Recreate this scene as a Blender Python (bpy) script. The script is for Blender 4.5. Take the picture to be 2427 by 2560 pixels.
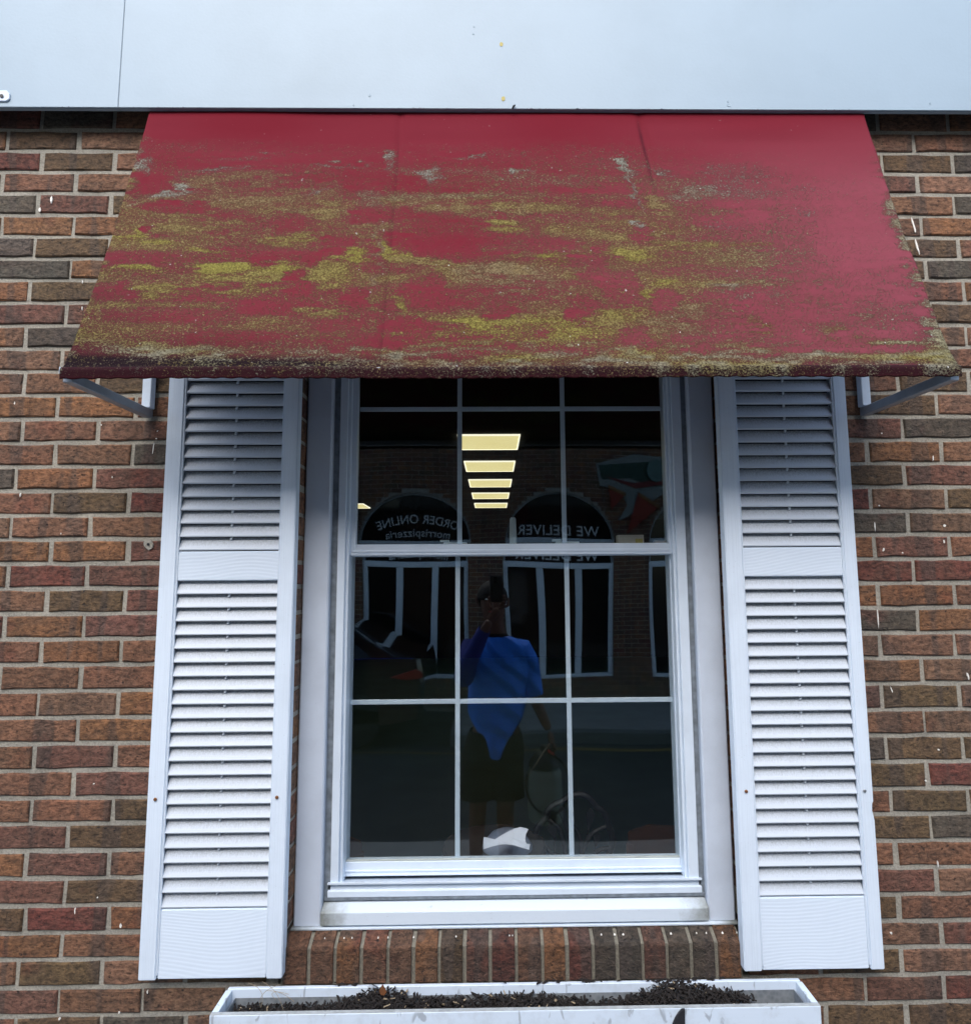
import bpy, bmesh, math, random
import numpy as np
from mathutils import Vector, Matrix
R = math.radians
SC = bpy.context.scene
for o in list(bpy.data.objects): bpy.data.objects.remove(o)

# ------------------------------------------------------------------ camera, sky, sun
F, CX, CY, D = 1557.37, 1252.6, 1280.0, 1.6533          # focal length, principal point (photo pixels), metres to the wall
PIT, ROL, YAW = 0.108269, 0.006532, -0.0136497
M3 = (Matrix.Rotation(YAW, 3, 'Z') @ Matrix.Rotation(PIT, 3, 'X') @ Matrix.Rotation(ROL, 3, 'Y'))
c_r, c_f, c_u = M3 @ Vector((1, 0, 0)), M3 @ Vector((0, 1, 0)), M3 @ Vector((0, 0, 1))
cam = bpy.data.cameras.new('camera'); camo = bpy.data.objects.new('camera', cam)
SC.collection.objects.link(camo); SC.camera = camo
rm = Matrix((c_r, c_u, -c_f)).transposed().to_4x4()
camo.matrix_world = Matrix.Translation((0, -D, 0)) @ rm
cam.sensor_width = 36; cam.sensor_fit = 'HORIZONTAL'
cam.lens = F / 2427 * 36; cam.shift_x = -(CX - 1213.5) / 2427; cam.clip_start = 0.004; cam.clip_end = 500

w = bpy.data.worlds.new('World'); SC.world = w; w.use_nodes = True
wn = w.node_tree
sky = wn.nodes.new('ShaderNodeTexSky'); sky.sky_type = 'NISHITA'; sky.sun_disc = False
SUN_EL, SUN_AZ = R(44), R(192)
sky.sun_elevation = SUN_EL; sky.sun_rotation = SUN_AZ
sky.air_density = 1.0; sky.dust_density = 2.2; sky.ozone_density = 1.0
wn.nodes['Background'].inputs['Strength'].default_value = 0.15
wn.links.new(sky.outputs[0], wn.nodes['Background'].inputs['Color'])
sl = bpy.data.lights.new('sun', 'SUN'); so = bpy.data.objects.new('sun', sl); SC.collection.objects.link(so)
sl.energy = 1.35; sl.angle = R(60); sl.color = (1, .975, .94)
sdir = Vector((math.sin(SUN_AZ) * math.cos(SUN_EL), math.cos(SUN_AZ) * math.cos(SUN_EL), math.sin(SUN_EL)))
so.rotation_euler = sdir.to_track_quat('Z', 'Y').to_euler()
SC.view_settings.view_transform = 'Standard'; SC.view_settings.look = 'None'
SC.view_settings.exposure = 1.3; SC.view_settings.gamma = 1
SC.render.engine = 'CYCLES'
SC.cycles.max_bounces = 8; SC.cycles.transparent_max_bounces = 12

# ------------------------------------------------------------------ helpers
def at(px, py, Y):
    """point of the plane y = Y that a pixel of the photograph looks at"""
    d = (px - CX) / F * c_r + c_f - (py - CY) / F * c_u
    t = (Y + D) / d.y
    return Vector((0, -D, 0)) + t * d
def AX(px, py, Y): return at(px, py, Y).x
def AZ(px, py, Y): return at(px, py, Y).z
def proj(p):
    d = Vector(p) - Vector((0, -D, 0)); z = d.dot(c_f)
    return CX + F * d.dot(c_r) / z, CY - F * d.dot(c_u) / z
COL = SC.collection
def tag(o, label=None, cat=None, group=None, kind=None):
    if label: o['label'] = label
    if cat: o['category'] = cat
    if group: o['group'] = group
    if kind: o['kind'] = kind
    return o
def empty(name, loc=(0, 0, 0), **k):
    o = bpy.data.objects.new(name, None); COL.objects.link(o); o.location = loc; o.empty_display_size = .05
    return tag(o, **k)
def link(name, me, mat=None, parent=None, **k):
    o = bpy.data.objects.new(name, me); COL.objects.link(o)
    if mat is not None and len(me.materials) == 0: me.materials.append(mat)
    if parent is not None:
        o.parent = parent
        bpy.context.view_layer.update() if False else None
        o.matrix_parent_inverse = Matrix.Translation(-world_loc(parent))
    return tag(o, **k)
def world_loc(o):
    v = Vector(o.location)
    p = o.parent
    while p is not None:
        v = v + Vector(p.location) + o.matrix_parent_inverse.translation if False else v
        p = p.parent
    return v
class MB:
    """collects shapes into one mesh"""
    def __init__(s): s.v = []; s.f = []; s.c = []
    def add(s, vs, fs, col=None):
        n = len(s.v); s.v += [tuple(v) for v in vs]; s.f += [tuple(i + n for i in f) for f in fs]
        if col is not None: s.c += [col] * len(vs)
        return s
    def box(s, x0, x1, y0, y1, z0, z1, col=None):
        v = [(x0, y0, z0), (x1, y0, z0), (x1, y1, z0), (x0, y1, z0), (x0, y0, z1), (x1, y0, z1), (x1, y1, z1), (x0, y1, z1)]
        return s.add(v, [(0, 3, 2, 1), (4, 5, 6, 7), (0, 1, 5, 4), (1, 2, 6, 5), (2, 3, 7, 6), (3, 0, 4, 7)], col)
    def prism(s, pts, a, b, axis='y'):
        """polygon pts (2D) swept from a to b along axis; for y pts are (x, z), for x pts are (y, z), for z (x, y)"""
        n = len(pts)
        def P(p, t): return (p[0], t, p[1]) if axis == 'y' else ((t, p[0], p[1]) if axis == 'x' else (p[0], p[1], t))
        vs = [P(p, a) for p in pts] + [P(p, b) for p in pts]
        fs = [tuple(range(n - 1, -1, -1)), tuple(range(n, 2 * n))] + [(i, (i + 1) % n, n + (i + 1) % n, n + i) for i in range(n)]
        return s.add(vs, fs)
    def tube(s, pts, r, seg=8, cap=True, closed=False):
        pts = [Vector(p) for p in pts]; n = len(pts); rs = r if hasattr(r, '__len__') else [r] * n
        up = Vector((0, 0, 1)); prev = None; base = len(s.v); rings = []
        for i, p in enumerate(pts):
            a = pts[(i - 1) % n] if (closed or i > 0) else p; b = pts[(i + 1) % n] if (closed or i < n - 1) else p
            t = (b - a).normalized()
            if prev is None:
                x = t.cross(up)
                if x.length < .01: x = t.cross(Vector((1, 0, 0)))
            else: x = prev - t * prev.dot(t)
            x.normalize(); prev = x; y = t.cross(x)
            rings.append([p + (x * math.cos(k / seg * math.tau) + y * math.sin(k / seg * math.tau)) * rs[i] for k in range(seg)])
        vs = [q for rg in rings for q in rg]; fs = []
        for i in range(n if closed else n - 1):
            j = (i + 1) % n
            for k in range(seg): fs.append((i * seg + k, i * seg + (k + 1) % seg, j * seg + (k + 1) % seg, j * seg + k))
        if cap and not closed: fs += [tuple(range(seg - 1, -1, -1)), tuple(range((n - 1) * seg, n * seg))]
        return s.add(vs, fs)
    def lathe(s, prof, c, seg=16):
        """prof list of (r, z) ; c centre"""
        vs = []; n = len(prof); fs = []
        for r, z in prof:
            for k in range(seg): vs.append((c[0] + r * math.cos(k / seg * math.tau), c[1] + r * math.sin(k / seg * math.tau), c[2] + z))
        for i in range(n - 1):
            for k in range(seg): fs.append((i * seg + k, i * seg + (k + 1) % seg, (i + 1) * seg + (k + 1) % seg, (i + 1) * seg + k))
        fs += [tuple(range(seg - 1, -1, -1)), tuple(range((n - 1) * seg, n * seg))]
        return s.add(vs, fs)
    def mesh(s, name, bevel=0, smooth=False, bseg=1):
        me = bpy.data.meshes.new(name); me.from_pydata(s.v, [], s.f)
        if s.c:
            ca = me.color_attributes.new('tint', 'FLOAT_COLOR', 'POINT')
            ca.data.foreach_set('color', [x for c in s.c for x in (*c, 1)])
        bm = bmesh.new(); bm.from_mesh(me)
        bmesh.ops.recalc_face_normals(bm, faces=bm.faces)
        if bevel:
            ed = [e for e in bm.edges if len(e.link_faces) == 2 and e.calc_face_angle(0) > .6]
            bmesh.ops.bevel(bm, geom=ed, offset=bevel, segments=bseg, affect='EDGES', clamp_overlap=True)
        bm.to_mesh(me); bm.free()
        if smooth:
            for p in me.polygons: p.use_smooth = True
            try: me.set_sharp_from_angle(angle=R(40))
            except Exception: pass
        return me
    def build(s, name, mat, parent=None, bevel=0, smooth=False, bseg=1, **k):
        return link(name, s.mesh(name, bevel, smooth, bseg), mat, parent, **k)
def bx(name, x0, x1, y0, y1, z0, z1, mat, parent=None, bevel=.0015, **k):
    return MB().box(x0, x1, y0, y1, z0, z1).build(name, mat, parent, bevel=bevel, **k)

# ------------------------------------------------------------------ materials
class NT:
    def __init__(s, name):
        s.m = bpy.data.materials.new(name); s.m.use_nodes = True; s.t = s.m.node_tree
        s.b = s.t.nodes['Principled BSDF']; s.out = s.t.nodes['Material Output']
    def n(s, typ, ins=None, **props):
        nd = s.t.nodes.new(typ)
        for k, v in props.items(): setattr(nd, k, v)
        for k, v in (ins or {}).items():
            if isinstance(v, bpy.types.NodeSocket): s.t.links.new(v, nd.inputs[k])
            else: nd.inputs[k].default_value = v
        return nd
    def L(s, a, b): s.t.links.new(a, b)
    def pos(s): return s.n('ShaderNodeNewGeometry').outputs['Position']
    def mapv(s, v, sc): return s.n('ShaderNodeMapping', {'Vector': v, 'Scale': sc}).outputs[0]
    def noise(s, v, sc, det=3, ro=.5, dist=0): return s.n('ShaderNodeTexNoise', {'Vector': v, 'Scale': sc, 'Detail': det, 'Roughness': ro, 'Distortion': dist}).outputs['Fac']
    def ramp(s, f, stops, interp='LINEAR'):
        nd = s.n('ShaderNodeValToRGB', {'Fac': f}); cr = nd.color_ramp; cr.interpolation = interp
        while len(cr.elements) < len(stops): cr.elements.new(.5)
        for e, (p, c) in zip(cr.elements, stops):
            e.position = p; e.color = (*c, 1) if hasattr(c, '__len__') else (c, c, c, 1)
        return nd.outputs[0]
    def mix(s, f, a, b, mode='MIX'):
        nd = s.n('ShaderNodeMix', data_type='RGBA', blend_type=mode, clamp_factor=True)
        for k, v in ((0, f), (6, a), (7, b)):
            if isinstance(v, bpy.types.NodeSocket): s.L(v, nd.inputs[k])
            else: nd.inputs[k].default_value = v if k == 0 else ((*v, 1) if len(v) == 3 else v)
        return nd.outputs[2]
    def math(s, op, a, b=None, c=None, clamp=False):
        nd = s.n('ShaderNodeMath', operation=op, use_clamp=clamp)
        for k, v in enumerate((a, b, c)):
            if v is None: continue
            if isinstance(v, bpy.types.NodeSocket): s.L(v, nd.inputs[k])
            else: nd.inputs[k].default_value = v
        return nd.outputs[0]
    def bump(s, h, dist, st=1):
        nd = s.n('ShaderNodeBump', {'Height': h, 'Distance': dist, 'Strength': st}); s.L(nd.outputs[0], s.b.inputs['Normal']); return nd
    def set(s, col=None, rough=.5, **k):
        if col is not None:
            if isinstance(col, bpy.types.NodeSocket): s.L(col, s.b.inputs['Base Color'])
            else: s.b.inputs['Base Color'].default_value = (*col, 1)
        if isinstance(rough, bpy.types.NodeSocket): s.L(rough, s.b.inputs['Roughness'])
        else: s.b.inputs['Roughness'].default_value = rough
        for n_, v in k.items(): s.b.inputs[n_.replace('_', ' ')].default_value = v
        return s.m
def simple(name, col, rough=.5, var=.12, sc=30, bump=0, **k):
    t = NT(name); p = t.pos(); n = t.noise(p, sc, 4)
    c = t.mix(t.math('MULTIPLY', n, 1.0), tuple(x * (1 - var) for x in col), tuple(x * (1 + var) for x in col))
    if bump: t.bump(t.noise(p, sc * 3, 3), bump)
    return t.set(c, rough, **k)

WHITE = (.70, .83, .95)
def white_mat(name, base=WHITE, dirt=.25, grain=0, rough=.45, dirt_scale=8):
    t = NT(name); p = t.pos()
    big = t.noise(p, dirt_scale, 6, .62)
    c = t.mix(t.ramp(big, [(.42, 0), (.75, 1)]), base, tuple(b * (1 - dirt) for b in base))
    sp = t.noise(p, 260, 2, .6); c = t.mix(t.math('MULTIPLY', t.ramp(sp, [(.70, 0), (.76, 1)]), .35), c, (.25, .27, .27))
    if grain:
        g = t.noise(t.mapv(p, (90, 90, 1.2) if grain == 'z' else (1.2, 90, 90)), 4, 3, .5, .6)
        t.bump(g, .0006, .8)
        c = t.mix(t.ramp(g, [(.3, .16), (.55, 0)]), c, (.38, .46, .56))
    else: t.bump(t.math('ADD', t.noise(p, 120, 2), t.math('MULTIPLY', t.noise(p, 3.5, 2), 9.0)), .0004, .6)
    return t.set(c, rough)
M_fascia = white_mat('fascia_paint', (.305, .405, .490), .10, rough=.5, dirt_scale=3)
M_vinyl = white_mat('white_vinyl', (.65, .745, .85), .12, rough=.35)
M_casing = white_mat('casing_paint', (.54, .61, .71), .18, rough=.5, dirt_scale=5)
M_shut_z = white_mat('shutter_stile_plastic', (.69, .79, .90), .08, grain='z')
def cathedral():
    t = NT('shutter_panel_plastic'); p = t.n('ShaderNodeTexCoord').outputs['Object']
    mp = t.n('ShaderNodeMapping', {'Vector': p, 'Scale': (1, 1, 1)}).outputs[0]
    wv = t.n('ShaderNodeTexWave', {'Vector': mp, 'Scale': 34, 'Distortion': 46, 'Detail': 1.0, 'Detail Scale': .075, 'Detail Roughness': .35}, wave_type='BANDS', bands_direction='Z').outputs['Fac']
    wv2 = t.math('MULTIPLY', wv, t.noise(t.mapv(p, (4, 1, 60)), 3, 2))
    t.bump(wv, .0003, .6)
    c = t.mix(t.ramp(wv2, [(0, .12), (.2, 0)]), (.69, .79, .90), (.52, .62, .74))
    return t.set(c, .45)
M_panel = cathedral()
def louver_mat():
    t = NT('shutter_louver_plastic'); tc = t.n('ShaderNodeTexCoord').outputs; g = tc['Generated']; p = t.pos()
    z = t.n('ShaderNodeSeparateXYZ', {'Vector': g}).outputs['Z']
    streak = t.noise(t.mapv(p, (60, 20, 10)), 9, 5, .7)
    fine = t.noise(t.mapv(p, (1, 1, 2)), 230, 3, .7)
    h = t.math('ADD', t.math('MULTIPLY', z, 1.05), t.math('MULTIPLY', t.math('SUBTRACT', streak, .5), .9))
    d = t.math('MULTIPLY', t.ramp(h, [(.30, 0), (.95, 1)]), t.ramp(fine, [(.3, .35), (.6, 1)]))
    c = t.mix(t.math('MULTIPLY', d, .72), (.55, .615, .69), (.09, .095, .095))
    t.bump(t.noise(t.mapv(p, (2, 60, 60)), 4, 3), .0005, .6)
    return t.set(c, .5)
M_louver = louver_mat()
def sill_mat():
    t = NT('weathered_sill_paint'); p = t.pos(); g = t.n('ShaderNodeTexCoord').outputs['Generated']
    sx = t.n('ShaderNodeSeparateXYZ', {'Vector': g}).outputs
    edge = t.math('ABSOLUTE', t.math('SUBTRACT', sx['X'], .5))
    n1 = t.noise(p, 14, 6, .7)
    e = t.math('ADD', t.math('MULTIPLY', t.ramp(edge, [(.40, 0), (.5, 1)]), .5), t.math('MULTIPLY', n1, .6))
    k = t.math('ADD', e, t.math('MULTIPLY', t.ramp(sx['Y'], [(.45, 0), (1, 1)]), .45))
    k2 = t.ramp(k, [(.46, 0), (.78, .9)])
    c = t.mix(k2, (.62, .71, .80), (.16, .17, .145))
    fl = t.ramp(t.noise(t.mapv(p, (1, 1, 3)), 60, 3, .7), [(.66, 0), (.72, 1)])
    c = t.mix(t.math('MULTIPLY', fl, .5), c, (.36, .39, .42))
    t.bump(t.noise(p, 90, 4), .0006, .6)
    return t.set(c, .55)
M_sill = sill_mat()
def planter_mat():
    t = NT('planter_paint'); p = t.pos()
    wr = t.n('ShaderNodeMapping', {'Vector': p, 'Scale': (30, 30, 12), 'Rotation': (0, .4, 0)}).outputs[0]
    s1 = t.ramp(t.noise(wr, 1.2, 3, .5, .8), [(.62, 0), (.67, 1)])
    c = t.mix(t.math('MULTIPLY', s1, .6), (.64, .74, .85), (.22, .25, .29))
    c = t.mix(t.ramp(t.noise(p, 20, 5, .7), [(.5, 0), (.8, .4)]), c, (.33, .36, .38))
    return t.set(c, .5)
M_planter = planter_mat()
M_planter_worn = simple('worn_planter_edge', (.36, .39, .40), .7, .5, 60, .0008)
M_galv = NT('galvanised_liner')
_p = M_galv.pos(); _v = M_galv.n('ShaderNodeTexVoronoi', {'Vector': _p, 'Scale': 90}).outputs['Distance']
M_galv = M_galv.set(M_galv.mix(M_galv.noise(_p, 18, 5, .7), M_galv.mix(.25, (.10, .12, .14), _v), (.30, .34, .37)), .6, Metallic=.3)

def brick_mat(name, mode):
    t = NT(name); p = t.pos()
    if mode == 'obj': base = t.n('ShaderNodeObjectInfo').outputs['Color']
    else: base = t.n('ShaderNodeAttribute', attribute_name='tint').outputs['Color']
    cl = t.noise(t.mapv(p, (1, 1, 1.6)), 11, 4, .6)
    c = t.mix(t.ramp(cl, [(.42, 0), (.70, .55)]), base, (.095, .062, .042))
    band = t.noise(t.mapv(p, (1, 1, .12)), 16, 1, .4)
    c = t.mix(t.ramp(band, [(.56, 0), (.60, .55)], 'LINEAR'), c, (.075, .056, .046))
    red = t.noise(p, 6, 3); c = t.mix(t.ramp(red, [(.60, 0), (.72, .5)]), c, (.17, .036, .022))
    g1 = t.noise(t.mapv(p, (.8, 1, 1.3)), 75, 5, .72); c = t.mix(.9, c, t.ramp(g1, [(.34, .22), (.60, 1.15)]), 'MULTIPLY')
    c = t.mix(t.ramp(g1, [(.62, 0), (.82, .35)]), c, (.34, .20, .13))
    pit = t.noise(p, 115, 3, .6); pm = t.ramp(pit, [(.30, 1), (.37, 0)])
    c = t.mix(t.math('MULTIPLY', pm, .9), c, (.015, .011, .010))
    cr = t.n('ShaderNodeTexVoronoi', {'Vector': t.n('ShaderNodeMapping', {'Vector': t.n('ShaderNodeVectorMath', {0: p, 1: t.n('ShaderNodeTexNoise', {'Vector': p, 'Scale': 14, 'Detail': 3}).outputs['Color']}, operation='ADD').outputs[0], 'Scale': (7, 7, 22)}).outputs[0], 'Scale': 1.2}, feature='DISTANCE_TO_EDGE').outputs['Distance']
    crm = t.math('MULTIPLY', t.ramp(cr, [(.0, 1), (.02, 0)]), t.ramp(t.noise(p, 9, 2), [(.5, 0), (.6, 1)]))
    c = t.mix(t.math('MULTIPLY', crm, .75), c, (.02, .013, .01))
    hgt = t.math('ADD', t.math('MULTIPLY', g1, 1.0), t.math('SUBTRACT', t.math('MULTIPLY', t.noise(p, 28, 4, .6), 1.2), t.math('ADD', t.math('MULTIPLY', pm, .9), t.math('MULTIPLY', crm, 1.2))))
    t.bump(hgt, .0080, 1.0)
    return t.set(c, .85)
M_brick, M_brickwork = brick_mat('brick', 'obj'), brick_mat('brickwork', 'attr')
def mortar_mat():
    t = NT('mortar'); p = t.pos()
    n1 = t.noise(p, 9, 4, .6); n2 = t.noise(p, 170, 4, .75)
    c = t.mix(t.ramp(n1, [(.3, 0), (.75, 1)]), (.46, .435, .37), (.30, .29, .25))
    c = t.mix(.75, c, t.ramp(n2, [(.3, .45), (.6, 1.0)]), 'MULTIPLY')
    t.bump(n2, .004, 1)
    return t.set(c, .95)
M_mortar = mortar_mat()

def awning_mat():
    t = NT('awning_canvas'); p = t.pos()
    A = lambda n: t.n('ShaderNodeAttribute', attribute_name=n).outputs['Fac']
    dens, yel, gry, fade = A('algae'), A('yellow'), A('grey'), A('fade')
    fine = t.noise(t.mapv(p, (1, 1, 1.25)), 230, 2, .6, .8)
    mid = t.noise(p, 60, 4, .65)
    red = t.mix(fade, (.135, .0045, .014), (.215, .048, .068))
    weave = t.noise(t.mapv(p, (30, 1, 400)), 2, 2); red = t.mix(.25, red, t.ramp(weave, [(.3, .7), (.7, 1)]), 'MULTIPLY')
    red = t.mix(t.math('MULTIPLY', t.ramp(t.math('ADD', dens, t.math('MULTIPLY', t.math('SUBTRACT', mid, .5), .3)), [(.03, 0), (.45, 1)]), .85), red, (.120, .036, .036)); red = t.mix(t.ramp(dens, [(.36, 0), (.8, .8)]), red, t.mix(gry, (.125, .078, .024), (.13, .10, .07))); red = t.mix(t.math('MULTIPLY', t.ramp(t.noise(p, 240, 2, .6), [(.55, 0), (.7, 1)]), t.ramp(dens, [(.1, 0), (.4, .35)])), red, (.03, .015, .012))
    red = t.mix(A('grime_fold'), red, (.010, .003, .006))
    th = t.math('SUBTRACT', .80, dens)
    v = t.math('SUBTRACT', t.math('ADD', t.math('MULTIPLY', t.math('SUBTRACT', fine, .5), 2.6), t.math('ADD', .5, t.math('MULTIPLY', t.math('SUBTRACT', mid, .5), .6))), th)
    k = t.math('MULTIPLY', t.ramp(v, [(.06, 0), (.34, 1)]), t.ramp(dens, [(.02, 0), (.14, 1)]))
    b2 = t.noise(p, 210, 3, .7)
    ol = t.mix(t.ramp(b2, [(.35, 0), (.7, 1)]), (.085, .052, .026), (.30, .235, .115))
    ye = t.mix(t.ramp(b2, [(.35, 0), (.7, 1)]), (.085, .070, .014), (.34, .325, .075))
    gr = t.mix(t.ramp(b2, [(.35, 0), (.7, 1)]), (.07, .07, .055), (.36, .38, .32))
    ac = t.mix(gry, t.mix(yel, ol, ye), gr)
    c = t.mix(t.math('MULTIPLY', k, .80), red, ac)
    wh = t.ramp(t.noise(p, 120, 1, .3), [(.80, 0), (.82, .8)]); c = t.mix(t.math('MULTIPLY', wh, t.ramp(dens, [(.1, .15), (.5, 1)])), c, (.7, .7, .68))
    t.bump(t.math('ADD', t.math('MULTIPLY', k, fine), t.math('MULTIPLY', weave, .10)), .0028, 1.0)
    return t.set(c, .85, Specular_IOR_Level=.12)
M_awning = awning_mat()
M_steel = simple('galvanised_steel', (.34, .38, .43), .42, .25, 25, 0, Metallic=.55)
M_steel_white = simple('pale_painted_steel', (.60, .70, .82), .4, .12, 25)
M_rust = simple('rusty_screw', (.22, .09, .03), .8, .5, 400)
M_screw = simple('zinc_screw', (.45, .48, .5), .35, .2, 300, Metallic=.8)
M_dark = simple('black_plastic', (.012, .012, .014), .5, .2, 40)
M_caulk = simple('dirty_caulk', (.16, .19, .22), .8, .7, 55, .001)
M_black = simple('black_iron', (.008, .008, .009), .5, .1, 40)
M_mulch = simple('bark_mulch', (.014, .011, .010), .95, .6, 120)
M_straw = simple('dry_grass', (.33, .26, .17), .8, .3, 80)
M_leaf = simple('dry_leaf', (.16, .06, .02), .7, .5, 60)
M_fleck = simple('white_paint_fleck', (.80, .78, .72), .6, .05, 90)
M_yspot = simple('old_glue', (.42, .36, .10), .6, .3, 200)
M_arch = simple('weathered_arch_trim', (.34, .38, .40), .7, .2, 6)
M_frame_far = simple('street_window_frame_paint', (.72, .80, .84), .5, .1, 6)
M_room = simple('dark_room_paint', (.020, .017, .015), .9, .2, 2)
M_floor_in = simple('grey_floor', (.12, .25, .37), .5, .3, 3)
M_ceil = simple('dark_ceiling_tile', (.018, .018, .017), .95, .2, 4)
M_wood = simple('varnished_wood', (.10, .04, .018), .45, .3, 12)
M_paper = simple('white_paper', (.72, .76, .86), .6, .04, 10)
M_whitepl = simple('white_plastic', (.62, .68, .66), .4, .05, 10)
M_skin = simple('skin', (.13, .060, .042), .55, .1, 20)
M_shirt = simple('blue_shirt_cloth', (.010, .12, .62), .6, .15, 8)
_t = NT('blue_shirt_cloth'); _w = _t.n('ShaderNodeTexWave', {'Vector': _t.n('ShaderNodeMapping', {'Vector': _t.pos(), 'Rotation': (0, .75, 0)}).outputs[0], 'Scale': 3.1, 'Distortion': 7.5, 'Detail': 1.5, 'Detail Scale': .55}).outputs['Fac']
_t.bump(_w, .024, 1.0); M_shirt = _t.set((.012, .20, .85), .6)
M_dark_blue = simple('shaded_sleeve_cloth', (.006, .020, .22), .7, .2, 8)  # shirt blue darkened: shade on the raised arm put into the colour
M_blackcl = simple('black_cloth', (.003, .003, .0035), 1.0, .2, 8)
M_hair = simple('dark_hair', (.012, .009, .007), .8, .2, 60)
M_tank = simple('translucent_tank_plastic', (.20, .25, .22), .35, .05, 8)
M_redp = simple('red_plastic', (.4, .02, .015), .4, .1, 8)
M_car = simple('black_car_paint', (.006, .007, .012), .12, .1, 3, 0, Coat_Weight=1.0)
M_carglass = simple('car_glass', (.01, .012, .014), .05, .05, 3)
M_tail = simple('red_lamp_lens', (.30, .008, .006), .2, .1, 3)
M_tyre = simple('tyre_rubber', (.012, .012, .012), .8, .2, 30)
M_chrome = simple('alloy', (.5, .52, .55), .25, .1, 3, 0, Metallic=.9)
def glass_mat(name, ior):
    t = NT(name); t.t.nodes.remove(t.b)
    fc = t.n('ShaderNodeLayerWeight', {'Blend': .5}).outputs['Facing']
    fr = t.math('ADD', ior, t.math('MULTIPLY', t.math('POWER', fc, 5.0), .8), clamp=True)
    tr = t.n('ShaderNodeBsdfTransparent', {'Color': (.95, .97, .97, 1)}).outputs[0]
    gl = t.n('ShaderNodeBsdfGlossy', {'Roughness': 0.012, 'Color': (.95, 1, 1, 1)}).outputs[0]
    mx = t.n('ShaderNodeMixShader', {0: fr, 1: tr, 2: gl}); t.L(mx.outputs[0], t.out.inputs[0])
    return t.m
M_glass_up, M_glass_low = glass_mat('upper_window_glass', .062), glass_mat('lower_window_glass', .105)
M_farglass = simple('street_window_glass', (.006, .007, .008), .06, .05, 3)
def road_mat():
    t = NT('asphalt'); p = t.pos()
    n = t.noise(p, 60, 5, .75); big = t.noise(p, 1.3, 4)
    c = t.mix(n, (.014, .019, .022), (.040, .050, .056)); c = t.mix(t.ramp(big, [(.4, 0), (.7, .6)]), c, (.018, .022, .026))
    ck = t.n('ShaderNodeTexVoronoi', {'Vector': t.n('ShaderNodeVectorMath', {0: p, 1: t.n('ShaderNodeTexNoise', {'Vector': p, 'Scale': 2.5, 'Detail': 4}).outputs['Color']}, operation='ADD').outputs[0], 'Scale': .9}, feature='DISTANCE_TO_EDGE').outputs['Distance']
    c = t.mix(t.ramp(ck, [(0, .9), (.016, 0)]), c, (.008, .008, .009))
    t.bump(n, .003); return t.set(c, .85)
M_road = road_mat()
M_walk = simple('concrete', (.23, .235, .225), .85, .25, 5, .001)
M_kerb = simple('kerb_stone', (.10, .11, .11), .85, .3, 6, .001)
M_yline = simple('yellow_road_paint', (.19, .13, .03), .7, .4, 12)
M_ground = simple('ground_dirt', (.10, .10, .085), .95, .3, 2)
def lightmat():
    t = NT('lamp_diffuser'); t.b.inputs['Base Color'].default_value = (.8, .75, .55, 1)
    n = t.noise(t.n('ShaderNodeTexCoord').outputs['Object'], 3, 3)
    c = t.mix(n, (.80, .67, .28), (.95, .83, .42)); t.L(c, t.b.inputs['Emission Color']); t.b.inputs['Emission Strength'].default_value = .42
    return t.m
M_lamp = lightmat()
M_lampframe = NT('lamp_frame'); M_lampframe.b.inputs['Emission Color'].default_value = (1, .93, .72, 1); M_lampframe.b.inputs['Emission Strength'].default_value = .52
M_lampframe = M_lampframe.set((.8, .8, .75), .4)

# ------------------------------------------------------------------ the street wall (opposite side is at negative y)
GZ = -1.83                                   # pavement level under the window
XA, XB, MOD = -1.1667, 1.2227, .2032
CZ = [(a + b) / 2 for a, b in zip(
 [1.2788, 1.2146, 1.1512, 1.0874, 1.022, .9582, .8928, .8315, .7663, .6993, .6344, .5692, .5034, .4372, .3715, .3065, .2416, .1756, .1127, .0484, -.0169, -.082, -.1463, -.2121, -.2777, -.3436, -.4073, -.4726, -.5403, -.6026, -.6682, -.7332, -.7969, -.8611, -.9225, -.9857, -1.0484],
 [1.277, 1.2119, 1.1479, 1.0856, 1.02, .9566, .894, .8294, .7641, .6999, .6347, .5703, .5053, .4386, .3746, .3091, .2442, .1788, .1149, .0501, -.0143, -.0795, -.1456, -.2101, -.2764, -.344, -.4098, -.4758, -.5414, -.6037, -.668, -.7337, -.7978, -.861, -.9235, -.9879, -1.0525])]
PIT_ = .0648
bed = {n: z for n, z in enumerate(CZ)}
for n in range(-1, -9, -1): bed[n] = bed[n + 1] + PIT_
for n in range(37, 50): bed[n] = bed[n - 1] - PIT_
OPX0, OPX1, OPZ0, OPZ1 = -.5135, .6225, bed[35] + .004, bed[4]
WALL = empty('brick_wall', (0, .1, GZ), label='brown and grey brick shop wall with pale mortar around the window', cat='wall')
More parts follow.
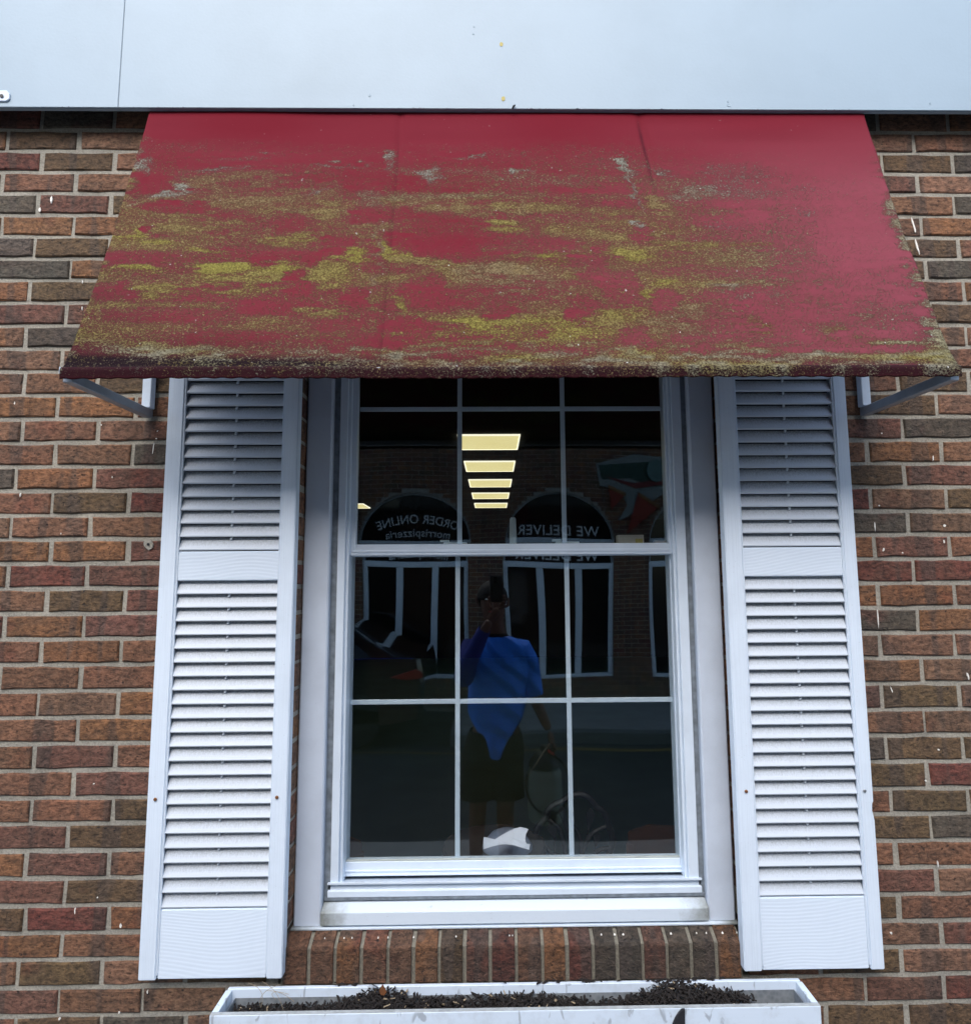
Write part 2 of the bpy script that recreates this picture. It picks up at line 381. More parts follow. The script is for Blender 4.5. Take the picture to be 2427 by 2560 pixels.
def brick_geo(wd, h, d, seed):
    rnd = random.Random(seed); nx = 4; j = lambda a: rnd.uniform(-a, a)
    out = []                                            # outline, counter-clockwise seen from the front
    for i in range(nx + 1): out.append([-wd / 2 + wd * i / nx + (j(.0015) if 0 < i < nx else 0), -h / 2 + j(.0019)])
    for i in range(nx, -1, -1): out.append([-wd / 2 + wd * i / nx + (j(.0015) if 0 < i < nx else 0), h / 2 + j(.0019)])
    for p in out:
        if abs(abs(p[0]) - wd / 2) < 1e-6: p[0] += j(.0024)
    n = len(out); vs = []; fs = []
    for x, z in out: vs.append((x, d, z))
    for x, z in out: vs.append((x, .0030, z))
    ins = .0034
    for x, z in out:
        sx = ins if abs(x) > wd / 2 * .9 else 0
        vs.append((x - math.copysign(sx, x), j(.0016), z - math.copysign(ins, z)))
    for k in range(2):
        for i in range(n): fs.append((k * n + i, k * n + (i + 1) % n, (k + 1) * n + (i + 1) % n, (k + 1) * n + i))
    b = 2 * n
    for i in range(nx): fs.append((b + i, b + i + 1, b + n - 2 - i, b + n - 1 - i))
    return vs, fs
def brick_mesh(wd, h, d, seed):
    vs, fs = brick_geo(wd, h, d, seed); me = bpy.data.meshes.new('brick'); me.from_pydata(vs, [], fs); me.materials.append(M_brick)
    bm = bmesh.new(); bm.from_mesh(me); bmesh.ops.recalc_face_normals(bm, faces=bm.faces); bm.to_mesh(me); bm.free()
    return me
BH, BL = .0535, .1918
PAL = {'B': (.235, .112, .062), 'R': (.172, .055, .038), 'N': (.265, .120, .052), 'O': (.140, .086, .042), 'G': (.100, .082, .062), 'D': (.185, .082, .056), 'T': (.245, .130, .078)}
hints = [(110,300,'G'),(40,300,'R'),(66,397,'R'),(186,400,'O'),(40,506,'G'),(149,506,'D'),(26,616,'G'),(80,666,'G'),(35,720,'N'),(146,720,'O'),(80,782,'D'),(128,838,'G'),(27,841,'N'),
 (373,1134,'G'),(10,1187,'G'),(320,1197,'D'),(226,1256,'O'),(106,1440,'R'),(306,1440,'D'),(213,1504,'O'),(101,1568,'N'),(106,2095,'D'),(253,2230,'O'),(160,2433,'O'),(186,2300,'R'),(360,2553,'G'),
 (2183,309,'G'),(2300,405,'O'),(2420,405,'G'),(2420,512,'G'),(2340,618,'O'),(2380,672,'G'),(2380,782,'O'),(2300,950,'O'),(2247,1009,'O'),(2340,1068,'G'),(2260,1126,'N'),(2193,1180,'O'),
 (2407,1245,'O'),(2207,1304,'G'),(2220,1546,'G'),(2193,1873,'G'),(2313,1873,'O'),(2247,1937,'O'),(2327,2004,'O'),(2260,2068,'O'),(2380,2073,'G'),(2233,2404,'O'),(2167,2534,'O'),(2353,2534,'O'),(60,2170,'B'),(240,2100,'O'),(2400,2300,'R'),(2400,1937,'R')]
rnd = random.Random(5)
variants = [brick_mesh(BL, BH, .075, 100 + i) for i in range(12)]
def inpoly(x, y, P):
    c = False; j = len(P) - 1
    for i in range(len(P)):
        if (P[i][1] > y) != (P[j][1] > y) and x < (P[j][0] - P[i][0]) * (y - P[i][1]) / (P[j][1] - P[i][1]) + P[i][0]: c = not c
        j = i
    return c
occl = [[(387, 276), (2143, 283), (2400, 915), (2380, 938), (165, 943), (150, 915)], [(424, 700), (755, 700), (699, 2444), (343, 2450)], [(1794, 700), (2114, 700), (2209, 2419), (1860, 2423)],
        [(755, 700), (1794, 700), (1860, 2300), (715, 2300)], [(0, -2000), (2427, -2000), (2427, 287), (0, 270)], [(570, 2469), (1999, 2442), (2049, 2509), (2049, 3000), (525, 3000), (525, 2537)]]
def vis(x0, x1, z0, z1):
    n = 0
    for i in range(7):
        for k in range(3):
            px, py = proj((x0 + (x1 - x0) * i / 6, 0, z0 + (z1 - z0) * k / 2))
            if 0 <= px <= 2427 and 0 <= py <= 2560 and not any(inpoly(px, py, q) for q in occl): n += 1
    return n
cand = []
for n in range(-8, 46):
    z0, z1 = bed[n + 1] + .0058, bed[n] - .0058
    off = 0 if n % 2 == 0 else MOD / 2
    for side in (0, 1):
        ref = XA if side == 0 else XB
        lo, hi = (-2.6, .05) if side == 0 else (.05, 2.6)
        k0 = int((lo - ref) / MOD) - 2
        rowj = rnd.uniform(-.004, .004)
        js = [ref + off + k * MOD + rowj + rnd.uniform(-.003, .003) for k in range(k0, k0 + 18)]
        for a, b in zip(js, js[1:]):
            g = rnd.uniform(.0045, .0068)
            x0, x1 = max(a + g, lo), min(b - g, hi - .004)
            if z0 < OPZ1 and z1 > OPZ0:
                low = z1 < -.85
                if side == 0: x1 = min(x1, -.532 if low else OPX0)
                else: x0 = max(x0, .634 if low else OPX1)
            if x1 - x0 < .025: continue
            cand.append([vis(x0, x1, z0, z1), n, x0, x1, z0, z1])
cand.sort(key=lambda c: -c[0])
bw = MB(); nind = 0
for v, n, x0, x1, z0, z1 in cand:
    xm, zm = (x0 + x1) / 2, (z0 + z1) / 2
    pxs = [proj((x0, 0, zm))[0], proj((x1, 0, zm))[0]]; pys = [proj((xm, 0, z1))[1], proj((xm, 0, z0))[1]]
    col = None
    for hx, hy, hc in hints:
        if pxs[0] <= hx <= pxs[1] and pys[0] <= hy <= pys[1]: col = PAL[hc]
    if col is None: col = PAL[rnd.choices('BRNODT', (50, 3, 13, 6, 12, 18))[0]]
    f = rnd.uniform(.88, 1.13); col = tuple(min(1, c * f * rnd.uniform(.96, 1.04)) for c in col)
    if v >= 1 and nind < 276:
        nind += 1
        full = abs((x1 - x0) - BL) < .012
        me = rnd.choice(variants) if full else brick_mesh(x1 - x0, BH, .075, nind + 500)
        o = link('brick', me, None, WALL)
        o.location = (xm, rnd.uniform(-.0008, .0012), zm)
        if full: o.scale = ((x1 - x0) / BL, 1, (z1 - z0) / BH)
        o.rotation_euler = (0, rnd.uniform(-.003, .003), 0)
        o.color = (*col, 1)
    else:
        vs, fs = brick_geo(x1 - x0, z1 - z0, .075, rnd.randint(0, 9999))
        bw.add([(a + xm, b, c + zm) for a, b, c in vs], fs, col)
bw.build('brickwork', M_brickwork, WALL, kind='stuff')
# rowlock sill: bricks on edge, sloping outwards
rj = [707, 771, 837, 903, 969, 1033, 1097, 1161, 1226, 1291, 1356, 1418, 1483, 1544, 1607, 1668, 1730, 1792, 1855]
rx = [AX(p, 2400, -.012) for p in rj]; rx[0] += -.004; rx[-1] += .002
RC = 'BBNBTNODRBNRGGDGGN'
for i, (a, b) in enumerate(zip(rx, rx[1:])):
    a2, b2 = a + .0045, b - .0045
    mb = MB(); rr = random.Random(i); zb = bed[35] + .007
    jt = lambda s: rr.uniform(-s, s)
    prof = [(-.012, zb), (-.012 + jt(.0015), -.901), (-.0085, -.8955 + jt(.001)), (.03, -.8775), (.075, -.866), (.075, zb)]
    mb.prism(prof, a2 + jt(.001), b2 + jt(.001), 'x')
    o = mb.build('brick', M_brick, WALL, bevel=.0016)
    f = rr.uniform(.52, .70); o.color = (*[c * f for c in PAL[RC[i]]], 1)
# mortar body: one wall mass with the opening left out, joints recessed 5 mm
mo = MB()
def wallbox(x0, x1, z0, z1): mo.box(x0, x1, .0050, .22, z0, z1)
ZT, ZB = bed[-8], GZ - .3
ZL = bed[33]; wallbox(-2.6, OPX0 - .002, ZL, ZT); wallbox(OPX1 + .002, 2.6, ZL, ZT); wallbox(-2.6, -.534, ZB, ZL); wallbox(.636, 2.6, ZB, ZL); mo.box(-.534, -.514, .0772, .22, OPZ0, ZL); mo.box(.623, .636, .0772, .22, OPZ0, ZL); wallbox(-.534, .636, ZB, OPZ0 - .004); wallbox(OPX0 - .002, OPX1 + .002, OPZ1 + .004, ZT)
mo2 = MB(); mo2.prism([(-.006, OPZ0 - .004), (-.006, -.9005), (.03, -.8835), (.085, -.868), (.085, OPZ0 - .004)], -.524, .612, 'x')
mo.build('mortar', M_mortar, WALL); mo2.build('sill_mortar', simple('weathered_mortar', (.20, .19, .155), .95, .5, 150, .002), WALL)
bx('inner_lining', -2.6, OPX0 - .002, .222, .26, ZB, ZT, M_room, WALL, 0)
# white drips and splashes of paint on the bricks
fl = MB()
def blob(px, py, Lpx, wpx, Y=-.0016, slant=0):
    c = at(px, py, Y); s = 1 / 942; n = 7; pts = []
    for k in range(2 * n):
        a = k / (2 * n) * math.tau; rr = rnd.uniform(.7, 1.15)
        pts.append((c.x + math.cos(a) * wpx / 2 * s * rr + slant * math.sin(a) * Lpx / 2 * s, c.z + math.sin(a) * Lpx / 2 * s * rr))
    fl.prism(pts, Y, Y + .003, 'y')
for px, py, l, ww, sl_ in [(128, 498, 20, 6, 0), (99, 523, 13, 6, 0), (206, 704, 9, 2.5, 0), (36, 1008, 8, 3, 0), (2284, 562, 44, 5, -.2), (2293, 616, 46, 5, -.18), (205, 770, 10, 3, 0), (50, 1237, 11, 3, 0),
        (280, 1193, 5, 2, 0), (395, 1078, 4, 6, 0), (390, 1096, 3, 4, 0), (383, 1120, 28, 2, .1), (2333, 1146, 14, 3, .1), (2361, 1314, 6, 7, 0), (2360, 1354, 8, 4, 0), (2187, 1316, 25, 3, 0), (2195, 1545, 46, 3, 0),
        (2229, 1725, 14, 3, -.3), (2420, 1690, 18, 4, -.2), (2347, 1875, 4, 4, 0), (2315, 1953, 4, 4, 0), (2345, 2161, 14, 2.5, 0), (187, 2278, 14, 3, 0), (301, 2316, 11, 5, 0), (2228, 2334, 5, 5, 0), (368, 2481, 8, 3, 0), (148, 2549, 6, 5, 0), (234, 1960, 3, 4, 0),
        (2204, 1083, 4, 4, 0), (253, 1062, 4, 3, 0), (2198, 1264, 4, 4, 0), (2209, 1374, 8, 5, .3), (2256, 1382, 4, 4, 0), (152, 1334, 5, 2, 0), (243, 2245, 3, 3, 0), (297, 2533, 4, 4, 0)]:
    blob(px, py, l, ww, slant=sl_)
for px, py in [(945, 2373), (970, 2341), (1034, 2361), (1140, 2343), (1281, 2350), (1274, 2357), (1273, 2338), (1503, 2343), (1558, 2354), (1537, 2372), (1677, 2339), (1741, 2338), (1766, 2353), (1842, 2337), (1806, 2343), (860, 2353), (812, 2345), (880, 2352)]:
    c = at(px, py, .01); z = -.8955 + (.01 + .0085) / (.0385) * .018 + .0012
    fl.lathe([(rnd.uniform(.0015, .0036), -.002), (.0012, .0013)], (c.x, .01, z), 7)
fl.build('paint_splash', M_fleck, WALL, kind='stuff')
# old fixing patched into the wall
an = MB(); c = at(371, 1361, -.003)
pts = [(c.x + math.cos(a / 9 * math.tau) * .012 * rnd.uniform(.7, 1.2), c.z + math.sin(a / 9 * math.tau) * .013 * rnd.uniform(.8, 1.2)) for a in range(9)]
an.prism(pts, -.003, .004, 'y'); o = an.build('mortar_patch', M_mortar, WALL)
MB().lathe([(.0035, 0), (.0035, .002)], (0, 0, 0), 10).build('drill_hole', M_black, o).location = (c.x, -.0032, c.z)
bpy.data.objects['drill_hole'].rotation_euler = (R(90), 0, 0)

# ------------------------------------------------------------------ fascia board above
FB = 1.2965
FA = empty('fascia_board', (0, -.04, FB), label='pale blue-white sheet metal fascia running above the awning', cat='fascia')
seam = -1.0224
for x0, x1 in ((-2.6, seam - .0005), (seam + .0005, 2.6)):
    mb = MB(); mb.box(x0, x1, -.0602, -.057, FB, 2.3); mb.box(x0, x1, -.057, -.045, FB, FB + .003)
    mb.build('fascia_panel', M_fascia, FA, bevel=.0012, bseg=2)
MB().box(-2.6, 2.6, -.044, .0, 1.52, 1.56).build('batten', M_dark, FA)
MB().box(-2.6, 2.6, -.045, .2, 2.24, 2.3).build('coping', M_fascia, FA)
for px, py, r_ in ((1253, 110, .0062), (1258, 246, .0062)):
    c = at(px, py, -.0604)
    pts = [(c.x + math.cos(a / 10 * math.tau) * r_ * rnd.uniform(.75, 1), c.z + math.sin(a / 10 * math.tau) * r_ * rnd.uniform(.9, 1.3)) for a in range(10)]
    MB().prism(pts, -.0612, -.0598, 'y').build('glue_spot', M_yspot, FA)
c = at(1284, 267, -.063)
MB().tube([c + Vector((-.004, 0, -.005)), c + Vector((.0, -.004, .0)), c + Vector((.004, 0, .006))], [.0022, .003, .0016], 6).build('clip', M_black, FA)
# small dents and screws
for px, py, r_ in ((924, 238, .004), (884, 262, .0025), (1820, 253, .003), (1822, 262, .006), (1183, 84, .003), (2325, 258, .0025), (1185, 66, .002)):
    c = at(px, py, -.0604)
    MB().lathe([(r_, 0), (r_ * .8, .0009), (r_ * .3, .0005)], (0, 0, 0), 9).build('dent', M_fascia, FA).location = c
    o = COL.objects[-1]; o.rotation_euler = (R(90), 0, 0)
ch = MB()
for i in range(40):
    px = rnd.choice([130, 420, 1060, 1230, 1300, 1370, 1440, 1640, 1900, 2090]) + rnd.gauss(0, 38); q = at(px, 262, -.0604); w3, h3 = rnd.uniform(.002, .011), rnd.uniform(.0008, .0035)
    ch.prism([(q.x, FB + .0002), (q.x + w3, FB + .0002), (q.x + w3 * .7, FB + h3), (q.x + w3 * .2, FB + h3 * .7)], -.0607, -.0600, 'y')
ch.build('chipped_paint', simple('bare_grey_metal', (.16, .19, .24), .6, .2, 60), FA, kind='stuff')
pa = [at(x, y, -.062) for x, y in ((-30, 226), (18, 226), (25, 234), (25, 247), (17, 253), (-30, 253))]
pl = MB().prism([(p.x, p.z) for p in pa], -.0645, -.060, 'y').build('mounting_plate', M_steel_white, FA, bevel=.0012)
c = at(4, 239, -.0655)
MB().lathe([(.0052, 0), (.0052, .0012)], (0, 0, 0), 14).build('bolt_hole', M_black, pl).location = c
bpy.data.objects['bolt_hole'].rotation_euler = (R(90), 0, 0)

# ------------------------------------------------------------------ awning
AW = empty('awning', (.05, -.02, .45), label='faded red canvas awning streaked with yellow-green algae over the window', cat='awning')
AX0, AX1 = -.944, 1.048
YT, ZTt, YB, ZBb = -.036, 1.338, -.318, .470
NU, NV = 460, 190
def vnoise(nu, nv, fu, fv, seed):
    rs = np.random.RandomState(seed); g = rs.rand(int(fv) + 3, int(fu) + 3)
    U = np.linspace(0, fu, nu); V = np.linspace(0, fv, nv)
    iu = U.astype(int); iv = V.astype(int); tu = U - iu; tv = V - iv
    tu = tu * tu * (3 - 2 * tu); tv = tv * tv * (3 - 2 * tv)
    a = g[np.ix_(iv, iu)]; b = g[np.ix_(iv, iu + 1)]; c_ = g[np.ix_(iv + 1, iu)]; d = g[np.ix_(iv + 1, iu + 1)]
    return (a * (1 - tu) + b * tu) * (1 - tv)[:, None] + (c_ * (1 - tu) + d * tu) * tv[:, None]
uu = np.linspace(0, 1, NU); vv = np.linspace(0, 1, NV); UU, VV = np.meshgrid(uu, vv)
def px2uv(px, py):
    d = (px - CX) / F * c_r + c_f - (py - CY) / F * c_u
    o = Vector((0, -D, 0)); a = Vector((0, YT, ZTt)); e = Vector((0, YB - YT, ZBb - ZTt)); nrm = Vector((0, -(ZBb - ZTt), YB - YT))
    t = (a - o).dot(nrm) / d.dot(nrm); q = o + t * d
    return (q.x - AX0) / (AX1 - AX0), (q - a).dot(e) / e.length_squared
sa, sb = np.array(0), 0
W1 = vnoise(NU, NV, 5, 24, 1) - .5; W2 = vnoise(NU, NV, 14, 40, 2) - .5; W3 = vnoise(NU, NV, 60, 110, 3) - .5; W4 = vnoise(NU, NV, 7, 9, 4) - .5
dens = np.clip((VV - .13) * 3.2, 0, 1) * (.41 + .40 * W1 + .34 * W2 + .20 * W3)
dens *= np.clip(1.25 - np.clip(UU - .60, 0, 1) * 3.2, .22, 1)
dens *= np.where(VV < .16 + .05 * W4, .1, 1)
yel = np.full_like(dens, .25) + .5 * W2; gry = np.clip(.55 - VV * 1.5 + .8 * W2, 0, 1) + np.clip(UU - .7, 0, 1) * 2.2
Z1, Z2 = (.63966, 100, 250), (.6434, 1220, 250)
P1 = [(800,330,400,75,0,.40,0),(780,205,130,12,-8,.55,-1),(1180,237,110,9,-3,.6,-1),(700,255,100,13,-10,.5,-1),(1362,225,26,45,0,.6,-1),(1530,275,55,22,-35,.5,-1),(1710,215,60,7,-25,.5,-1),(500,345,85,20,-12,.6,-1),(1070,330,60,9,-20,.4,-1),
 (620,470,220,60,0,.35,.3),(960,522,125,26,0,.5,.6),(330,522,75,14,-15,.7,.9),(440,545,75,13,0,.6,.9),(650,570,85,15,0,.5,.8),(370,650,105,16,0,.6,.9),(740,645,150,26,-10,.8,1),(940,640,95,42,0,.75,.9),(780,715,210,50,-5,.55,.6),(430,750,150,26,-8,.5,.6),
 (1140,665,90,90,0,.5,.6),(1240,590,52,32,25,.7,1),(1385,580,90,36,25,.75,.9),(1540,622,170,12,8,.55,.3),(1120,415,70,42,-20,.5,.2),(1060,480,70,26,0,.4,.4),(1290,480,120,24,0,.35,.1),(1290,360,60,40,0,.35,-.3),(1490,400,70,26,0,.3,-.1),(1700,410,250,32,2,.42,.1),(1830,480,90,17,0,.5,.6),(1850,660,130,22,8,.4,-.2),
 (1080,815,140,26,0,.45,.4),(1410,785,24,30,0,.75,.8),(1500,825,90,16,5,.5,.4),(1620,925,270,75,0,.42,.6),(1740,885,110,26,0,.5,1),(500,965,200,36,0,.45,.3),(560,1008,260,20,0,.8,1),(950,1020,220,14,0,.5,.6),(1560,1018,300,16,0,.7,.9),(1320,620,12,180,0,.35,-.2),(1300,850,10,120,0,.35,.2),(145,900,14,40,0,.8,1),(400,240,26,40,0,.6,-1),(345,380,12,30,0,.4,-.3)]
N1 = [(1265,435,52,38,1),(1590,552,120,48,1),(1430,540,60,36,1),(1505,735,92,66,1),(1150,578,62,24,1),(830,612,24,20,2),(1420,875,100,36,1),(1320,960,60,42,1),(850,800,100,26,1),(520,400,150,18,1),(440,310,60,32,1),(1690,995,50,20,1),(1280,300,100,42,1),(1440,310,60,30,1),(1000,700,35,60,1),(960,460,60,30,1),(1240,760,60,30,1),(300,720,30,26,1),(410,500,18,24,1),(1060,600,40,20,1),(1150,980,40,22,1),(1160,530,80,14,1)]
P2 = [(150,397,190,18,3,.45,.3),(450,425,120,11,5,.45,.5),(60,475,120,18,0,.5,.6),(150,590,170,18,0,.45,.4),(255,602,50,24,0,.5,.9),(100,690,200,66,5,.42,-.1),(480,500,120,28,0,.35,.2),(600,595,75,24,0,.6,.8),(690,405,62,44,-20,.6,.1),(830,345,100,30,-15,.5,-.6),(553,240,22,40,0,.65,-1),(575,330,10,80,-8,.45,-1),(600,462,22,12,0,.6,-1),(690,262,60,16,15,.6,-1),(140,265,40,10,-20,.5,-1),(340,275,40,14,0,.4,-.2),(1020,300,170,70,0,.25,-.8),(1240,330,70,18,0,.25,-1),(1270,430,50,18,0,.25,-1),(950,460,90,20,0,.2,-1),(800,545,150,17,0,.55,.4),(1030,545,120,9,0,.35,.5),(622,735,36,14,-15,.75,1),(720,700,62,11,-10,.6,.8),(530,810,115,48,0,.5,.6),(1060,740,140,24,0,.35,-.5),(880,860,250,80,0,.22,-.1),(230,900,270,60,0,.42,.8),(900,975,270,42,0,.5,.2),(1050,870,90,30,10,.35,.5),(1450,925,160,36,0,.35,0),(1560,990,200,26,0,.5,.2),(150,560,20,300,0,.0,0)]
N2 = [(250,537,110,28,1),(410,650,52,52,1),(520,705,88,62,2),(370,800,50,66,1),(590,925,62,58,1),(1480,560,170,130,2),(1200,850,90,60,1),(700,770,66,44,1),(610,500,40,30,1),(1080,440,60,20,1),(60,820,60,40,1),(215,905,32,26,1),(1500,900,60,14,1),(450,560,30,30,1),(1350,740,160,40,2)]
def stamp(P, z, neg):
    global dens, yel, gry
    for q in P:
        x, y = q[0] * z[0] + z[1], q[1] * z[0] + z[2]
        u0, v0 = px2uv(x, y); u1, _ = px2uv(x + q[2] * z[0], y); _, v1 = px2uv(x, y + q[3] * z[0])
        ru, rv = abs(u1 - u0) + 1e-6, abs(v1 - v0) + 1e-6
        du, dv = UU - u0 + .022 * W2 + .016 * W3, VV - v0 + .02 * W4 + .03 * W2 + .02 * W3
        if neg:
            e = (np.abs(du / ru) ** 4 + np.abs(dv / rv) ** 4) ** .25 if q[4] == 1 else np.sqrt((du / ru) ** 2 + (dv / rv) ** 2)
            m = np.clip((1.2 - e) * 2.6, 0, 1); dens = dens * (1 - np.clip(.55 + .7 * W3 + .5 * W2, .1, .95) * m)
        else:
            a = math.radians(q[4]); asp = (AX1 - AX0) / .9
            xx = du * asp * math.cos(a) + dv * math.sin(a); yy = -du * asp * math.sin(a) + dv * math.cos(a)
            e = np.sqrt((xx / (ru * asp)) ** 2 + (yy / rv) ** 2); m = np.clip((1.25 - e) * 1.8, 0, 1)
            m = m * (.75 + .9 * W3 + .5 * W2)
            dens = np.maximum(dens, dens * .55 + q[5] * np.clip(m, 0, 1) * (.95 if q[4] == q[4] else 1) * (.8 if z is Z2 and q[0] > 650 else 1))
            k = np.clip(m * 1.4, 0, 1); tone = q[6]
            yel = yel * (1 - k) + k * max(0, tone); gry = gry * (1 - k) + k * max(0, -tone)
stamp(P1, Z1, False); stamp(P2, Z2, False); stamp(N1, Z1, True); stamp(N2, Z2, True)
# the gutter line along the bottom bar and the right-hand hem
bot = np.clip((VV - .918 + .03 * W2 + .02 * W3) * 22, 0, 1)
dens = np.maximum(dens, bot * (.52 + .6 * W2 + .5 * W3)); yel = yel * (1 - bot) + bot * np.clip(.35 + 1.4 * W2 - (VV - .95) * 6, 0, 1); gry = gry * (1 - bot) + bot * np.clip(.25 + W3, 0, 1)
edge = np.clip((UU - (.985 - .010 * np.abs(W4) * 2) + .012 * W3) * 60, 0, 1) * np.clip((VV - .2) * 5, 0, 1)
dens = np.maximum(dens, edge * np.clip(.50 + .9 * W1[:, ::-1] + .8 * W3, 0, .8)); gry = gry * (1 - edge) + .55 * edge
edl = np.clip((.014 - UU + .008 * W3) * 90, 0, 1) * np.clip((VV - .1) * 5, 0, 1); dens = np.maximum(dens, edl * (.4 + W3)); 
dens *= 1 - .55 * np.clip((VV - .955) * 40, 0, 1) * np.clip((.36 + .08 * W1 + .1 * W3 - UU) * 6, 0, 1)
dens = dens + np.clip((VV - .48) * 1.4, 0, .5) * np.clip((UU - .55) * 4, 0, 1) * np.clip(.20 + .5 * W2 + .4 * W3, 0, 1)
dens = np.clip(dens, 0, .97)
grime_fold = np.clip((VV - .958) * 30, 0, 1) * (.45 + .5 * np.clip((.36 + .08 * W1 - UU) * 8, 0, 1)) + .55 * np.clip(1 - np.abs(UU - .68 - .018 * np.clip(VV - .1, 0, .4) * 2.2) / .0035, 0, 1) * np.clip((.40 - VV) * 9, 0, 1) * np.clip((VV - .06) * 12, 0, 1)  # dark band on the bottom roll and a dark line along the crease
grime_fold += .35 * np.clip(1 - np.abs(UU - .348) / .0022, 0, 1) * np.clip((VV - .1) * 6, 0, 1)
grime_fold += .5 * np.clip((VV - .88) * 9, 0, 1) * np.clip((.4 - UU) * 4, 0, 1)
grime_fold += .35 * np.clip((UU - .95) * 20, 0, 1) * np.clip((VV - .78) * 6, 0, 1) + .30 * np.clip((.10 - UU) * 10, 0, 1) * np.clip((VV - .55) * 3, 0, 1)
grime_fold = np.clip(grime_fold, 0, 1)
fade = np.clip((UU - .45) * 1.5, 0, 1) * np.clip(VV * 2.6, .15, 1) + .25 * np.clip(VV * 1.5, 0, 1) + .2 * W4; fade = np.clip(fade, 0, 1)
# geometry: sloping sheet with slight sag and creases, rolled over the front bar, short lip
sag = .014 * np.sin(np.pi * VV) * (1 - .25 * np.cos(2 * np.pi * UU * 2)) + .0042 * (W4 + .6 * W1)
crease = .007 * np.exp(-((UU - .68 - .018 * VV * 2.2) / .006) ** 2) * np.clip((.45 - VV) * 4, 0, 1) * np.clip(VV * 7, 0, 1) + .0025 * np.exp(-((UU - .348) / .004) ** 2)
X = (AX0 + .009 * VV) + (AX1 - AX0 - .022 * VV) * UU
X = X + np.where(UU < .5, -1, 1) * .006 * np.clip((VV - .93) * 14, 0, 1) * (np.abs(UU - .5) * 2) ** 8
nl = math.hypot(ZBb - ZTt, YB - YT); ny, nz = (ZBb - ZTt) / nl, -(YB - YT) / nl
Yc = YT + (YB - YT) * VV - ny * (sag + crease) * 1; Zc = ZTt + (ZBb - ZTt) * VV - nz * (sag + crease)
vsn = [tuple(r) for r in np.stack([X, Yc, Zc], -1).reshape(-1, 3)]
NL = 9
ang = np.linspace(0, 1, NL + 1)[1:]
for i, a in enumerate(ang):
    if a < .45: yo, zo = -.010 * math.sin(a / .45 * math.pi / 2), -.010 * (1 - math.cos(a / .45 * math.pi / 2))
    else: yo, zo = -.010 + .003 * (a - .45), -.010 - (a - .45) / .55 * .019
    base_y, base_z = Yc[-1], Zc[-1]
    wob = .0010 * np.sin(UU[0] * 330) * (a > .8)
    vsn += list(zip(X[-1].tolist(), (base_y + yo).tolist(), (base_z + zo + wob).tolist()))
TV = NV + NL
fcs = [(r * NU + k, r * NU + k + 1, (r + 1) * NU + k + 1, (r + 1) * NU + k) for r in range(TV - 1) for k in range(NU - 1)]
me = bpy.data.meshes.new('canvas'); me.from_pydata(vsn, [], fcs)
def lipvals(a, f): return np.concatenate([a.reshape(-1), np.concatenate([a[-1] * f(i / NL) for i in range(NL)])])
for nm, arr, fn in (('algae', dens, lambda s: .85 - .55 * s), ('yellow', np.clip(yel, 0, 1), lambda s: .8), ('grey', np.clip(gry, 0, 1), lambda s: 1), ('fade', fade, lambda s: 1 - s)):
    at_ = me.attributes.new(nm, 'FLOAT', 'POINT'); at_.data.foreach_set('value', lipvals(arr, fn).astype(np.float32))
gr_ = np.concatenate([grime_fold.reshape(-1), np.concatenate([np.full(NU, .88 if s < NL - 2 else .80) for s in range(NL)])])
at_ = me.attributes.new('grime_fold', 'FLOAT', 'POINT'); at_.data.foreach_set('value', gr_.astype(np.float32))
for p in me.polygons: p.use_smooth = True
cv = link('canvas', me, M_awning, AW); sm = cv.modifiers.new('thick', 'SOLIDIFY'); sm.thickness = .0015; sm.offset = 1
# steel frame
def bar(name, p0, p1, sec, mat, par, bev=.0015):
    p0, p1 = Vector(p0), Vector(p1); d = p1 - p0; mb = MB(); a = sec / 2
    mb.box(-a, a, -a, a, 0, d.length); o = mb.build(name, mat, par, bevel=bev)
    q = d.to_track_quat('Z', 'Y'); o.rotation_mode = 'QUATERNION'; o.rotation_quaternion = q; o.location = p0
    return o
xl, xr = (AX(353, 1000, -.026) + AX(376, 1000, -.026)) / 2, (AX(2156, 1000, -.026) + AX(2178, 1000, -.026)) / 2
for x in (xl, xr):
    bar('wall_upright', (x, -.0135, .462), (x, -.0135, 1.30), .0235, M_steel_white, AW)
for x, s in ((xl, -1), (xr, 1)):
    bar('side_arm', (x + s * .002, -.004, .449), (AX0 + .012 if s < 0 else AX1 - .012, -.312, .449), .0225, M_steel, AW)
bar('front_bar', (AX0 + .002, -.3135, .458), (AX1 - .002, -.3135, .458), .018, M_steel, AW)
bar('top_bar', (xl - .01, -.0135, 1.302), (xr + .01, -.0135, 1.302), .0225, M_steel, AW)
c = at(148, 930, -.324); MB().prism([(c.x, c.z + .012), (c.x + .016, c.z - .002), (c.x, c.z - .003)], -.325, -.318, 'y').build('end_cap', M_steel_white, AW)

